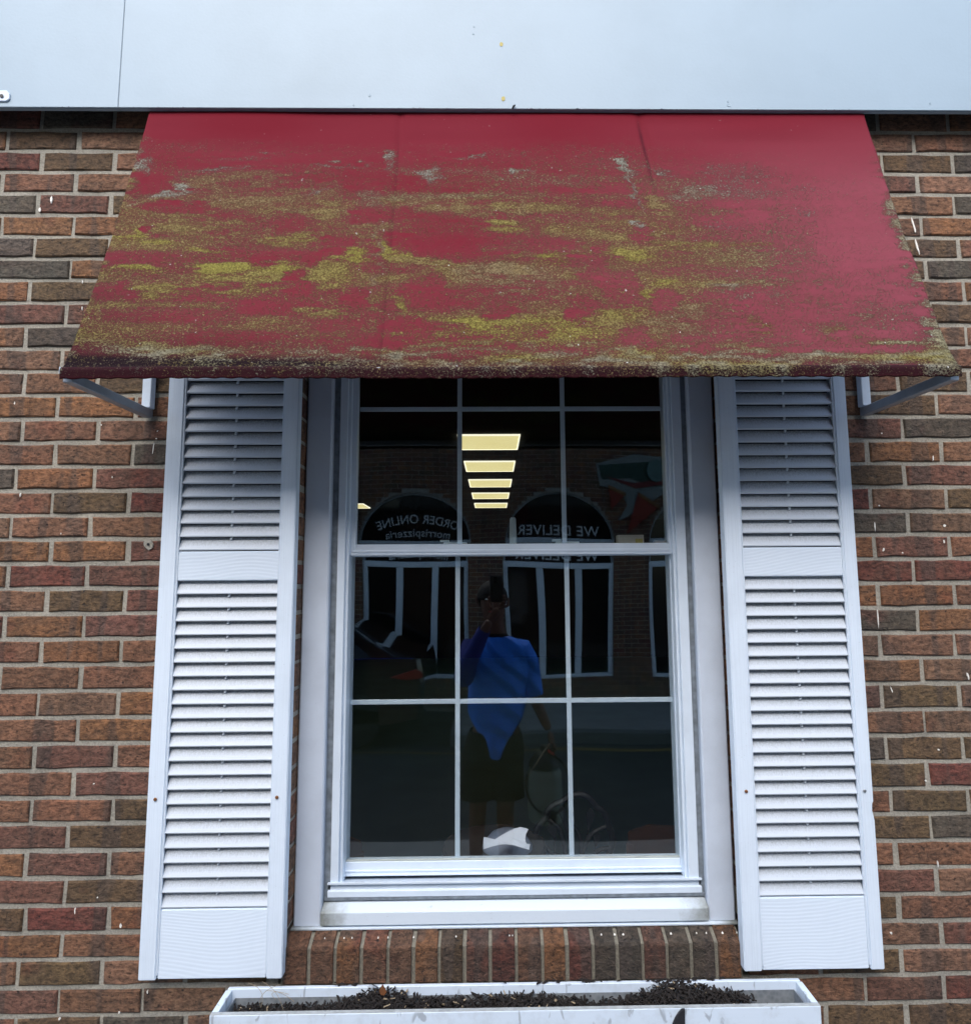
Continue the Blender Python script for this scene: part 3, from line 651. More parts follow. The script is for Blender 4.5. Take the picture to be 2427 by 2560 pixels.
# ------------------------------------------------------------------ shutters
def shutter(label, fx, side):
    """fx: outer left, inner left, inner right, outer right at Y=-.035"""
    x0, a, b, x1 = fx; YF, YK = -.036, -.004
    S = empty('shutter', ((x0 + x1) / 2, YK, -.952), label=label, cat='shutter', group='louvred shutters beside the window')
    zt, zb = 1.10, -.952
    for s0, s1 in ((x0, a), (b, x1)):
        mb = MB()
        if side > 0 and s1 == x1:                # chipped right edge
            n1, n2 = AZ(2183, 2004, YF), AZ(2183, 2040, YF)
            mb.prism([(s0, zb), (s1, zb), (s1, n2 - .012), (s1 - .002, n2), (s1 - .0045, n2 + .012), (s1 - .003, n1 - .006), (s1, n1), (s1, zt), (s0, zt)], YF, YK, 'y')
        else: mb.box(s0, s1, YF, YK, zb, zt)
        mb.build('stile', M_shut_z, S, bevel=.0022, bseg=2)
    fx_l = [AZ(600 if side < 0 else 2000, y, YF + .004) for y in ((1378, 1452, 2272) if side < 0 else (1368, 1441, 2243))]
    zr1, zr0, zp = fx_l
    e = .0015
    def panel(name, z0, z1):
        mb = MB(); mb.box(a + e, b - e, YF + .004, YK, z0, z1); o = mb.build(name, M_panel, S, bevel=.0025, bseg=2); return o
    panel('mid_rail', zr0, zr1); panel('bottom_panel', zb, zp); panel('top_rail', 1.02, zt)
    for xb in (a, b):
        s = 1 if xb == a else -1
        MB().box(min(xb, xb + s * .004) + .0002, max(xb, xb + s * .004), YF + .002, YF + .008, zb + .01, zt - .01).build('bead', M_vinyl, S, bevel=.0008)
    bx('shade_backing', a + .001, b - .001, YK - .004, YK, zp + .002, 1.018, M_black, S, 0)  # black sheet standing in for the shade behind the slats
    def louvers(z0, z1, n):
        p = (z1 - z0) / n
        mb = MB(); h = p * 1.02
        # cross-section in (y, z): front lip low, blade rising backwards
        prof = [(-.0095, .002), (-.0105, .0045), (-.0085, .0085), (.0035, h * .985), (.0060, h * .985), (-.0005, .011), (.0005, .0035), (-.004, .0015)]
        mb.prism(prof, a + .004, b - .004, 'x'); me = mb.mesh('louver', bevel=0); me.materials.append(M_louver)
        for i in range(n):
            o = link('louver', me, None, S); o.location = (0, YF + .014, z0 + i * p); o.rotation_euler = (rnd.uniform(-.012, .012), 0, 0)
        for i in range(n - 1):
            xm = (a + b) / 2 + .002
            zz = z0 + (i + 1) * p
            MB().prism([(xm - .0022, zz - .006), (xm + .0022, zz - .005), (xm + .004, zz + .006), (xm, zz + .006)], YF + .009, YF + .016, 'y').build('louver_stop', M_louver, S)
    louvers(zp + .001, zr0 - .001, 23); louvers(zr1 + .001, 1.0195, round((1.0195 - zr1) / ((zr0 - zp) / 23)))
    return S
YS = -.036
L0 = (AX(424, 944, YS) + AX(343, 2450, YS)) / 2; L3 = (AX(753, 944, YS) + AX(699, 2444, YS)) / 2
R0 = (AX(1795, 940, YS) + AX(1860, 2423, YS)) / 2; R3 = (AX(2114, 937, YS) + AX(2209, 2419, YS)) / 2
li0, li1 = AX(463, 944, YS), AX(713, 944, YS); ri0, ri1 = AX(1834, 940, YS), AX(2080, 940, YS)
SL = shutter('left-hand white louvred shutter with two rusty screws on the brick wall', (L0, li0, li1, L3), -1)
SR = shutter('right-hand white louvred shutter with a chipped outer edge and dirtier slats', (R0, ri0, ri1, R3), 1)
def screw(px, py, S, m):
    c = at(px, py, YS - .001)
    o = MB().lathe([(.0042, 0), (.0040, .0016), (.0024, .0026)], (0, 0, 0), 12).build('screw', m, S); o.location = c; o.rotation_euler = (R(90), 0, 0)
    MB().box(-.0026, .0026, -.0005, .0005, .0024, .0030).build('slot', M_black, o).matrix_parent_inverse = Matrix()
for px, py, S, m in ((388, 1999, SL, M_rust), (692, 1994, SL, M_rust), (1865, 1979, SR, M_rust), (2161, 1977, SR, M_screw)): screw(px, py, S, m)

# ------------------------------------------------------------------ the window
WI = empty('sash_window', (.055, .08, -.88), label='white vinyl sash window with six-pane grilles in a deep painted casing', cat='window')
def xy(lp, ly, rp, ry, Y): return AX(lp, ly, Y), AX(rp, ry, Y)
YCA = .038
cl0, cr0 = xy(749, 1680, 1810, 1620, YCA); cl1, cr1 = xy(816, 1700, 1746, 1680, YCA)
zcb = AZ(760, 2317, YCA); ztop = OPZ1 - .01
for a, b in ((cl0, cl1), (cr1, cr0)):
    mb = MB(); s = 1 if a == cl0 else -1
    if s > 0: pts = [(a, YCA + .006), (a + .004, YCA), (b - .004, YCA), (b, YCA + .004), (b, .09), (a, .09)]
    else: pts = [(a, YCA + .004), (a + .004, YCA), (b - .004, YCA), (b, YCA + .006), (b, .09), (a, .09)]
    mb.prism(pts, zcb, ztop, 'z'); mb.build('casing', M_casing, WI, bevel=.001)
bx('casing', cl1, cr1, YCA, .09, ztop - .07, ztop, M_casing, WI)
for a, b in ((OPX0, cl0), (cr0, OPX1)): bx('brick_caulk', a + .001, b - .0006, .052, .09, zcb, ztop, M_caulk, WI, 0)
# caulk seam and vinyl frame, stepped
Y1, Y2, Y3, Y4 = .056, .066, .080, .096
f1, g1 = xy(836, 1720, 1728, 1700, Y1); f2, g2 = xy(855.5, 1720, 1703.5, 1700, Y1)
f3, g3 = xy(865.5, 1720, 1694, 1700, Y2); f4, g4 = xy(891, 1250, 1666.5, 1220, Y3); f5, g5 = xy(870, 1790, 1687.5, 1780, Y4)
zs_top = AZ(1200, 2207, .062)
for a, b, c_, d_, e_ in ((cl1, f1, f2, f3, 1), (g1, cr1, g3, g2, -1)):
    bx('caulk_seam', a + .0004, b - .0004, .060, .09, AZ(800, 2245, .06), ztop - .07, M_caulk, WI, 0)
bx('frame_jamb', f1, f2, Y1, .15, zs_top - .002, ztop - .072, M_vinyl, WI, .0012)
bx('frame_jamb', g2, g1, Y1, .15, zs_top - .002, ztop - .072, M_vinyl, WI, .0012)
bx('frame_stop', f2, f3, Y2, .149, zs_top - .001, ztop - .072, M_vinyl, WI, .0012)
bx('frame_stop', g3, g2, Y2, .149, zs_top - .001, ztop - .072, M_vinyl, WI, .0012)
zhead = OPZ1 - .09
bx('frame_head', f1, g1, Y1 - .001, .15, zhead, ztop - .0705, M_vinyl, WI)
# vinyl sill: sloping top, bright nose, fluted face
zn1, zn0 = AZ(1200, 2203, .050), AZ(1200, 2209, .050)
zbk = zn1 + (AZ(1200, 2195, .096) - zn1) * (.10 / .046)
zf0 = AZ(1200, 2222, .060); zf1 = AZ(1200, 2239, .056)
MB().prism([(.050, zn1), (.15, zbk), (.15, zf1), (.0535, zf1), (.0535, zf0 + .0005), (.060, zf0 + .001), (.060, zn0 + .0015), (.050, zn0)], f1 - .006, g1 + .006, 'x').build('vinyl_sill', M_vinyl, WI, bevel=.0008)
# wooden sill with sloped top and the strip of dirt behind it
zw0 = AZ(1200, 2244, .066); zw1 = AZ(1200, 2275, .034); zw2 = AZ(1200, 2311, .030)
MB().prism([(.030, zw2), (.030, zw1 - .001), (.034, zw1 + .001), (.08, zw0 + .006), (.12, zw0 + .006), (.12, zw2)], cl1 + .0008, cr1 - .0008, 'x').build('wood_sill', M_sill, WI, bevel=.0014)
MB().prism([(.0275, zcb - .0045), (.027, zcb - .0012), (.030, zcb - .0006), (.09, zcb - .0006), (.09, zcb - .0045)], cl0 - .002, cr0 + .002, 'x').build('drip_edge', M_sill, WI)
for a, b in ((cl0, cl1), (cr1, cr0)): pass
bx('dirt_line', cl1 + .002, cr1 - .002, .0542, .06, zf1 - .0075, zf1 - .0005, M_caulk, WI, 0)
# sashes
def sash(name, x0, x1, xi0, xi1, z0, z1, zi0, zi1, Y, th, hbar, vb, tilt, twist):
    S = empty(name, ((x0 + x1) / 2, Y, z0)); S.parent = WI; S.matrix_parent_inverse = Matrix.Translation(-Vector(WI.location))
    def p(nm, *a, mat=M_vinyl, bevel=.0012): 
        o = MB().box(*a).build(nm, mat, None, bevel=bevel); o.parent = S; o.matrix_parent_inverse = Matrix.Translation(-Vector(S.location)); return o
    p('stile', x0, xi0, Y, Y + th, z0, z1); p('stile', xi1, x1, Y, Y + th, z0, z1)
    p('top_rail', xi0 + .0003, xi1 - .0003, Y + .0005, Y + th, zi1, z1); p('bottom_rail', xi0 + .0003, xi1 - .0003, Y + .0005, Y + th, z0, zi0)
    # glass: two wavy faces, gently tilted
    nx, nz = 36, 36; vs = []; fs = []; zc = (zi0 + zi1) / 2; Yg = Y + .008
    for layer in (0, 1):
        for i in range(nz):
            for k in range(nx):
                u, v = k / (nx - 1), i / (nz - 1); x = xi0 - .003 + (xi1 - xi0 + .006) * u; z = zi0 - .003 + (zi1 - zi0 + .006) * v
                wv = .00022 * math.sin(5.1 * u + 2.3 * v + 1) + .00014 * math.sin(11 * u - 7 * v + twist) + .00018 * math.sin(6.5 * v + twist * 2 + u * 2) + .0005 * twist * .3 * math.exp(-((u) ** 2 + (v - .6) ** 2) * 9)
                vs.append((x, Yg + layer * .004 + (z - zc) * tilt + wv, z))
    for layer in (0, 1):
        for i in range(nz - 1):
            for k in range(nx - 1):
                a = layer * nx * nz + i * nx + k; q = (a, a + 1, a + nx + 1, a + nx); fs.append(q if layer == 0 else q[::-1])
    me = bpy.data.meshes.new('glass_pane'); me.from_pydata(vs, [], fs); me.materials.append(M_glass_up if twist < 1 else M_glass_low)
    for f in me.polygons: f.use_smooth = True
    o = link('glass_pane', me, None); o.parent = S; o.matrix_parent_inverse = Matrix.Translation(-Vector(S.location))
    hw = .0066
    p('muntin', xi0, xi1, Yg + .0175, Yg + .0235, hbar - hw, hbar + hw)
    for q in vb: p('muntin', q - hw, q + hw, Yg + .0165, Yg + .0225, zi0, zi1)
    return S
zm_t, zm_m, zm_b = AZ(1200, 1360.5, Y3), AZ(1200, 1374, Y3), AZ(1200, 1386, Y3)
YG = Y3 + .026
uv = [AX(x, y, YG) for x, y in ((1149, 1200), (1408.5, 1200))]
sash('upper_sash', f3 - .002, g3 + .002, f4, g4, zm_b, zhead + .002, zm_t, zhead - .035, Y3, .022, AZ(1200, 1022, YG), uv, -.0215, .5)
zl_b, zl_i = AZ(1200, 2183, Y4), AZ(1200, 2152, Y4)
YG2 = Y4 + .026
lv = [AX(x, y, YG2) for x, y in ((1144, 1600), (1419.5, 1600))]
LS = sash('lower_sash', f3 - .002, g3 + .002, f5, g5, zl_b, zm_t + .002, zl_i, zm_b - .004, Y4 + .008 - .008, .03, AZ(1250, 1753, YG2), lv, .0, 1.7)
# meeting rail lip, bottom rail lip and glazing bead
bx('meeting_rail_lip', f4 - .012, g4 + .012, Y3 - .004, Y3 + .02, zm_b - .0015, zm_b + .004, M_vinyl, WI, .0008)
bx('meeting_rail_cover', f4 - .010, g4 + .010, Y3 - .0018, Y3 + .018, zm_b + .0055, zm_m, M_vinyl, WI, .0012)
bx('rail_lip', f5 - .003, g5 + .003, Y4 - .006, Y4 + .01, zl_b - .002, zl_b + .0022, M_vinyl, WI, .0006)
bx('rail_step', f5 - .002, g5 + .002, Y4 - .002, Y4 + .01, zl_b + .006, AZ(1200, 2172, Y4), M_vinyl, WI, .001)
bx('glazing_bead', f5 + .001, g5 - .001, Y4 + .002, Y4 + .007, zl_i, zl_i + .004, simple('bead_vinyl', (.38, .42, .40), .6, .2, 30), WI, .0006)
# sash locks and things standing on the meeting rail (behind the upper glass)
YL = .125
for i, (p0, p1, lb) in enumerate(((1103, 1167, 0), (1384, 1448, 1))):
    a, b = AX(p0, 1357, YL), AX(p1, 1357, YL); z = AZ(1200, 1362, YL)
    l = bx('sash_lock', a + .006, b, YL, YL + .018, z, z + .008, M_whitepl, WI)
    MB().box(a - .004, a + .022, YL + .002, YL + .012, z + .0085, z + .0145).build('lock_lever', M_whitepl, l, bevel=.001)
def pbox(name, p0, p1, y0, y1, Y, d, mat, **k):
    a, b = AX(p0, y1, Y), AX(p1, y1, Y); return bx(name, a, b, Y, Y + d, AZ((p0 + p1) / 2, y1, Y), AZ((p0 + p1) / 2, y0, Y), mat, None, .0015, **k)
a, b = AX(1273.5, 1350, YL), AX(1292, 1350, YL); z0, z1 = AZ(1282, 1361, YL), AZ(1282, 1293, YL)
r_ = (b - a) / 2
MB().lathe([(r_ * .9, 0), (r_, .004), (r_, (z1 - z0) * .4), (r_ * .82, (z1 - z0) * .93), (r_ * .6, z1 - z0)], ((a + b) / 2, YL + .012, z0), 14).build('plastic_dispenser', M_whitepl, None, smooth=True, label='slim white plastic dispenser standing on the sash rail behind the glass', cat='dispenser')
cb = pbox('small_box', 1545, 1610, 1337, 1361, YL, .03, simple('cream_card', (.5, .47, .40), .7, .1, 20), label='small cream box on the sash rail at the right', cat='box')
MB().box(AX(1588, 1345, YL) , AX(1606, 1345, YL), YL - .001, YL, AZ(1600, 1358, YL), AZ(1600, 1347, YL)).build('yellow_label', M_yspot, cb)
pbox('folded_card', 1636, 1668, 1351, 1361, YL, .02, simple('brown_card', (.33, .27, .22), .7, .1, 20), label='low tan card lying right of the cream box behind the glass', cat='card')

# ------------------------------------------------------------------ planter below the window
PX0, PX1, PY0, PY1, PZ = -.6485, .7485, -.116, -.018, -.9795
PL = empty('window_box', (.05, -.06, -1.2), label='scuffed white wooden window box with a metal liner under the sill', cat='planter')
zb_ = -1.19; tk = .0155
bx('front_board', PX0, PX1, PY0, PY0 + .010, zb_, PZ - .0008, M_planter, PL, .0012)
bx('back_board', PX0 + .004, PX1 - .004, PY1 - .010, PY1, zb_, PZ + .002, M_planter, PL, .0012)
bx('side_board', PX0, PX0 + tk, PY0 + .0103, PY1 - .0103, zb_, PZ, M_planter, PL, .0012)
bx('side_board', PX1 - tk, PX1, PY0 + .0103, PY1 - .0103, zb_, PZ, M_planter, PL, .0012)
bx('front_rim', PX0 + .001, PX1 - .001, PY0 + .0005, PY0 + .0097, PZ - .0006, PZ + .0009, M_planter_worn, PL, .0004)
bx('bottom_board', PX0 + .001, PX1 - .001, PY0 + .001, PY1 - .001, zb_ - .01, zb_ - .0005, M_planter, PL, 0)
li = MB(); x0, x1, y0, y1 = PX0 + tk + .008, PX1 - tk - .006, PY0 + .0115, PY1 - .012; zt_ = PZ - .017
for q in ((x0, x1, y1 - .001, y1), (x0, x1, y0, y0 + .001), (x0, x0 + .001, y0 + .0015, y1 - .0015), (x1 - .001, x1, y0 + .0015, y1 - .0015)): li.box(q[0], q[1], q[2], q[3], zb_ + .01, zt_)
li.build('metal_liner', M_galv, PL)
c = at(1702, 2560, PY0 - .002)
op = [(1712, 2523), (1704, 2524), (1696, 2533), (1688, 2545), (1681, 2562), (1672, 2590), (1668, 2640), (1690, 2690), (1712, 2640)]
MB().prism([(at(x, y, PY0 - .004).x, at(x, y, PY0 - .004).z) for x, y in op], PY0 - .006, PY0 - .0003, 'y').build('pointed_ornament', simple('weathered_black_wood', (.012, .012, .016), .7, .8, 90, .001), None, bevel=.001, label='dark pointed ornament fixed on the front of the window box', cat='ornament')
mr = random.Random(11); mu = MB(); mu2 = MB()
def mheight(x):
    f = (x - PX0) / (PX1 - PX0)
    h = .004 + .016 * math.exp(-((f - .265) / .055) ** 2) + .010 * math.exp(-((f - .42) / .09) ** 2) * .6 + .012 * math.exp(-((f - .53) / .06) ** 2) * .6 + .020 * math.exp(-((f - .775) / .06) ** 2) + .008 * math.exp(-((f - .86) / .05) ** 2) - .022 * max(0, f - .9) / .1
    return PZ - .038 + h * 2.0
mu.box(x0 + .002, x1 - .14, y0 + .002, y1 - .002, zb_ + .01, PZ - .040)
for i in range(4200):
    x = mr.uniform(x0 + .004, x1 - .004)
    if x > x1 - .12 and mr.random() < .8: continue
    y = mr.uniform(y0 + .003, y1 - .003); hh = mheight(x)
    z = hh + mr.uniform(-.016, .004) + (.004 if mr.random() < .05 else 0)
    l, ww, t_ = mr.uniform(.005, .022), mr.uniform(.0018, .0055), mr.uniform(.0008, .0025)
    q = Matrix.Rotation(mr.uniform(0, 6.28), 3, 'Z') @ Matrix.Rotation(mr.uniform(-.9, .9), 3, 'Y') @ Matrix.Rotation(mr.uniform(-.8, .8), 3, 'X')
    vs = [q @ Vector((sx * l / 2 * (1 if sy > 0 else .7), sy * ww / 2, sz * t_ / 2)) + Vector((x, y, z)) for sx in (-1, 1) for sy in (-1, 1) for sz in (-1, 1)]
    (mu if mr.random() > .035 else mu2).add(vs, [(0, 1, 3, 2), (4, 6, 7, 5), (0, 4, 5, 1), (2, 3, 7, 6), (0, 2, 6, 4), (1, 5, 7, 3)])
# spilled chips on the back edge of the box
for i in range(90):
    px = mr.choice([1370, 1480, 1690, 1640, 1790, 1730, 1250, 860]) + mr.gauss(0, 26); x = AX(px, 2450, -.02)
    z = PZ + .0025 + mr.uniform(0, .003); l = mr.uniform(.003, .010); y = PY1 - .008 + mr.uniform(-.003, .009)
    a = mr.uniform(0, 6.28); mu.add([(x + l * math.cos(a + k * 2.1), y + l * .5 * math.sin(a + k * 2.1), z + mr.uniform(-.001, .003)) for k in range(3)] + [(x, y, z + .004)], [(0, 1, 3), (1, 2, 3), (2, 0, 3), (0, 2, 1)])
mu.build('bark_mulch', M_mulch, None, label='dark bark mulch mounded in the window box', cat='mulch', kind='stuff')
mu2.build('wood_chips', M_straw, None, label='pale scraps of wood scattered over the mulch', cat='wood chips', kind='stuff')
gp = [[(655, 2455), (690, 2470), (700, 2500), (708, 2525)], [(700, 2462), (660, 2475), (648, 2490), (650, 2515)], [(620, 2458), (665, 2472), (658, 2500), (652, 2520)], [(668, 2478), (700, 2476), (722, 2494), (735, 2505)], [(690, 2500), (665, 2480), (690, 2475), (722, 2487)]]
gm = MB()
for k, g in enumerate(gp):
    P = [at(x, y, -.075 + .01 * k) for x, y in g]
    Q = []
    for i in range(13):
        t_ = i / 12; a0 = (1 - t_) ** 3; a1 = 3 * t_ * (1 - t_) ** 2; a2 = 3 * t_ * t_ * (1 - t_); a3 = t_ ** 3
        Q.append(P[0] * a0 + P[1] * a1 + P[2] * a2 + P[3] * a3)
    gm.tube(Q, .0005, 4)
gm.build('dry_grass', M_straw, None, label='thin dead grass stems curling at the left end of the box', cat='dry grass', kind='stuff')
lp = [at(x, y, -.07) for x, y in ((956, 2463), (966, 2482), (960, 2490), (951, 2488), (948, 2478))]
lf = MB(); lf.add([p for p in lp] + [p + Vector((.0, .002, .001)) for p in lp], [(0, 1, 2, 3, 4), (9, 8, 7, 6, 5)] + [(i, (i + 1) % 5, 5 + (i + 1) % 5, 5 + i) for i in range(5)])
lf.build('dead_leaf', M_leaf, None, label='single brown dead leaf standing up out of the mulch', cat='leaf')

# ------------------------------------------------------------------ the room behind the glass
FZ = -1.62
def struct(name, *b, mat): return MB().box(*b).build(name, mat, None, kind='structure')
struct('interior_floor', -4, 4, .262, 11.6, FZ - .1, FZ, mat=M_floor_in)
struct('interior_ceiling', -4, 4, .262, 11.6, 1.262, 1.34, mat=M_ceil)
struct('interior_back_wall', -4, 4, 11.6, 11.7, FZ - .1, 1.34, mat=M_room)
struct('interior_left_wall', -4.1, -4, .22, 11.6, FZ - .1, 1.34, mat=M_room)
struct('interior_right_wall', 4, 4.1, .22, 11.6, FZ - .1, 1.34, mat=M_room)
iw = MB(); iw.box(-4, -.56, .222, .26, FZ, 1.262); iw.box(.66, 4, .222, .26, FZ, 1.262); iw.box(-.56, .66, .222, .26, FZ, -.93); iw.box(-.56, .66, .222, .26, 1.03, 1.262)
iw.build('interior_front_wall', M_room, None, kind='structure')
for a, b in ((OPX0 - .001, f1), (g1, OPX1 + .001)): bx('frame_liner', a, b, .091, .2215, -.93, OPZ1, M_room, WI, 0)
bx('window_board', OPX0, OPX1, .151, .2215, -.95, -.925, M_room, WI, 0)
nm = ['nearest', 'second', 'third', 'fourth', 'farthest']
def lamp(xc, k, lbl):
    yn = 5.32 - D + 1.22 * k
    Lm = empty('ceiling_light', (xc, yn + .3, 1.26), label=lbl, cat='ceiling light', group='square ceiling lights inside the room')
    w_ = .275
    bx('diffuser', xc - w_ + .012, xc + w_ - .012, yn + .015, yn + .585, 1.250, 1.2575, M_lamp, Lm, 0)
    fr = MB(); z0_, z1_ = 1.247, 1.2615
    fr.box(xc - w_, xc - w_ + .010, yn, yn + .6, z0_, z1_); fr.box(xc + w_ - .010, xc + w_, yn, yn + .6, z0_, z1_); fr.box(xc - w_ + .0102, xc + w_ - .0102, yn, yn + .012, z0_, z1_); fr.box(xc - w_ + .0102, xc + w_ - .0102, yn + .588, yn + .6, z0_, z1_)
    fr.build('frame', M_lampframe, Lm)
for k in range(5): lamp(-.03 - .0 * k, k, '%s of the five lit square panels in a row through the upper panes' % nm[k])
lamp(-2.40, 4, 'lit ceiling panel by itself at the left edge of the upper glass')

def chair_wood(loc, rz, label):
    c_ = empty('wooden_chair', loc, label=label, cat='chair'); c_.rotation_euler = (0, 0, rz)
    def q(nm, *b, bev=.004):
        o = MB().box(*b).build(nm, M_wood, None, bevel=bev, bseg=2); o.parent = c_; return o
    q('seat', -.21, .21, -.21, .21, .43, .46)
    for sx in (-1, 1):
        q('leg', sx * .19 - .018, sx * .19 + .018, -.20, -.165, 0, .429); q('leg', sx * .19 - .018, sx * .19 + .018, .17, .205, 0, .86)
    pts = [(-.20, .80), (-.20, .90), (-.12, .94), (0, .955), (.12, .94), (.20, .90), (.20, .80)]
    o = MB().prism(pts, .172, .197, 'y').build('backrest', M_wood, None, bevel=.004); o.parent = c_
    q('back_rail', -.171, .171, .175, .195, .62, .66)
pL = at(868, 2112, .75); pR = at(1625, 2092, .75)
chair_wood((pL.x - .12, .75, pL.z - .985), .35, 'wooden chair back just inside the lower left pane')
chair_wood((pR.x + .07, .80, pR.z - 1.0), -.5, 'wooden chair back just inside the lower right pane')
# wrought iron chair: looped back with leaf-tipped scrolls
YI = .50
IC = empty('iron_chair', (AX(1435, 2100, YI), YI + .2, FZ), label='black wrought iron chair with a looped leaf-pattern back inside the window', cat='chair')
def zz(x, y): return at(1300 + x * .24, 1950 + y * .24, YI)
def spline(P, n=8):
    out = []
    for i in range(len(P) - 1):
        p0, p1, p2, p3 = P[max(i - 1, 0)], P[i], P[i + 1], P[min(i + 2, len(P) - 1)]
        for k in range(n):
            t = k / n; out.append(.5 * ((2 * p1) + (-p0 + p2) * t + (2 * p0 - 5 * p1 + 4 * p2 - p3) * t * t + (-p0 + 3 * p1 - 3 * p2 + p3) * t ** 3))
    return out + [P[-1]]
def itube(nm, pts, r, par=IC):
    P = spline([zz(*p) for p in pts]); return MB().tube(P, r, 8).build(nm, M_black, par, smooth=True)
itube('back_loop', [(420, 1150), (260, 950), (190, 800), (150, 700), (155, 560), (210, 460), (270, 390), (290, 320), (350, 260), (420, 230), (470, 200), (520, 165), (620, 150), (700, 175), (750, 230), (790, 280), (860, 320), (900, 390), (915, 470), (950, 550), (960, 650), (935, 740), (860, 900), (700, 1150)], .0105)
for g in ([(560, 1150), (540, 800), (520, 640), (480, 480), (430, 330)], [(640, 900), (640, 700), (600, 550), (550, 480)], [(460, 1000), (470, 760), (440, 620), (400, 500), (290, 415)], [(430, 800), (330, 760), (250, 680), (210, 600)], [(650, 760), (690, 660), (760, 550), (860, 500), (890, 490)], [(780, 760), (830, 730), (880, 715), (930, 710)]): itube('scroll', g, .0075)
def ileaf(base, tip, ww):
    b, t = zz(*base), zz(*tip); d = t - b; n = Vector((-d.z, 0, d.x)).normalized() * ww
    pts = [b, b + d * .35 + n * .5, b + d * .75 + n, t + n * .5, t - n * .2, b + d * .75 - n, b + d * .35 - n * .5]
    MB().prism([(p.x, p.z) for p in pts], YI - .003, YI + .003, 'y').build('iron_leaf', M_black, IC, bevel=.001)
ileaf((365, 640), (320, 450), .017); ileaf((705, 560), (740, 300), .015); ileaf((780, 720), (810, 550), .014); ileaf((470, 520), (430, 270), .013)
itube('leaf_stem', [(360, 800), (360, 640)], .004); itube('leaf_stem', [(660, 720), (705, 560)], .004)
zse = FZ + .45
MB().lathe([(.20, 0), (.205, .01), (.20, .02)], (IC.location.x, YI + .2, zse), 24).build('seat', M_black, IC)
for a in (45, 135, 225, 315):
    q = Vector((IC.location.x + .17 * math.cos(R(a)), YI + .2 + .17 * math.sin(R(a)), zse)); MB().tube([q, q + Vector((.03 * math.cos(R(a)), .03 * math.sin(R(a)), FZ - zse))], .009, 8).build('leg', M_black, IC)
MB().tube([zz(420, 1150), Vector((IC.location.x, YI + .01, zse))], .008, 6).build('back_support', M_black, IC)
# table with a cloth-covered dish and folded papers
YP = .27
tb = empty('small_table', (0, .50, FZ), label='small dark pedestal table just inside the window', cat='table')
ztb = AZ(1240, 2160, YP)
MB().lathe([(.16, 0), (.165, .01), (.16, .025)], (0, .42, ztb - .03), 28).build('table_top', M_room, tb, smooth=True)
MB().lathe([(.16, 0), (.03, .03), (.025, ztb - FZ - .06), (.05, ztb - FZ - .031)], (0, .42, FZ), 16).build('pedestal', M_black, tb, smooth=True)
def yy(x, y, Y=YP): return at(1100 + x * .2132, 1750 + y * .2132, Y)
cx_ = yy(800, 1850)
rr_ = (yy(1110, 1850).x - yy(480, 1850).x) / 2; hd = yy(800, 1700).z - ztb
MB().lathe([(rr_, 0), (rr_ * 1.0, .004), (rr_ * .86, hd * .4), (rr_ * .66, hd * .75), (rr_ * .4, hd * .93), (rr_ * .12, hd)], (cx_.x, YP + .12, ztb - .0035), 28).build('covered_dish', simple('pale_blue_cover', (.20, .24, .33), .5, .06, 8), None, smooth=True, label='pale grey-blue rounded dish cover on the table behind the lower middle pane', cat='dish cover')
def paper(nm, P, Y, lab):
    pts = [yy(x, y, Y + dy) for x, y, dy in P]; n = len(pts); mb = MB()
    mb.add(pts + [p + Vector((0, .0012, 0)) for p in pts], [tuple(range(n)), tuple(range(2 * n - 1, n - 1, -1))] + [(i, (i + 1) % n, n + (i + 1) % n, n + i) for i in range(n)])
    return mb.build(nm, M_paper, None, label=lab, cat='paper')
paper('paper_sheet', [(640, 1640, 0), (720, 1590, .01), (800, 1545, .015), (880, 1508, .02), (940, 1495, .02), (1000, 1505, .02), (1035, 1520, .015), (1010, 1570, .01), (998, 1620, .005), (1000, 1660, 0), (1015, 1690, -.002), (1055, 1695, -.004), (1045, 1760, -.006), (960, 1735, -.006), (860, 1705, -.005), (780, 1695, -.003)], YP, 'larger curled white paper leaning up on the dish cover')
paper('paper_sheet', [(510, 1610, 0), (560, 1620, 0), (640, 1640, 0), (700, 1665, 0), (780, 1692, 0), (700, 1700, -.004), (620, 1718, -.006), (510, 1752, -.008), (505, 1680, -.004)], YP - .012, 'smaller folded white paper at the left of the curled sheet')

# ------------------------------------------------------------------ street behind the camera (seen mirrored in the glass)
MB().box(-60, 60, -60, 60, GZ - .6, GZ - .17).build('ground', M_ground, None, kind='structure')
YK, YBLD = -5.75, -7.65                              # far kerb, far shop front
MB().box(-40, 40, YK, -2.75, GZ - .16, GZ - .10).build('road', M_road, None, kind='structure')
# road falls level with the pavement lip on the photographer's side
MB().box(-40, 40, -2.75, .0, GZ - .15, GZ).build('pavement', M_walk, None, kind='structure')
ROADZ = GZ - .10
MB().box(-.55, 40, YBLD, YK - .14, ROADZ - .02, ROADZ + .13).build('far_pavement', M_walk, None, kind='structure')
MB().box(-.55, 40, YK - .138, YK, ROADZ - .02, ROADZ + .132).build('kerb', M_kerb, None, bevel=.015, kind='structure')
MB().box(-40, -.552, YBLD, YK - .002, ROADZ - .06, ROADZ).build('parking_bay', M_road, None, kind='structure')
yl = MB(); yl.box(-.2, .55, YK + .24, YK + .31, ROADZ + .003, ROADZ + .005); yl.box(.62, 3.2, YK + .20, YK + .30, ROADZ + .003, ROADZ + .005); yl.box(-3.2, -.2, YK + .28, YK + .33, ROADZ + .003, ROADZ + .005)
tag(yl.build('road_marking', M_yline), kind='structure')
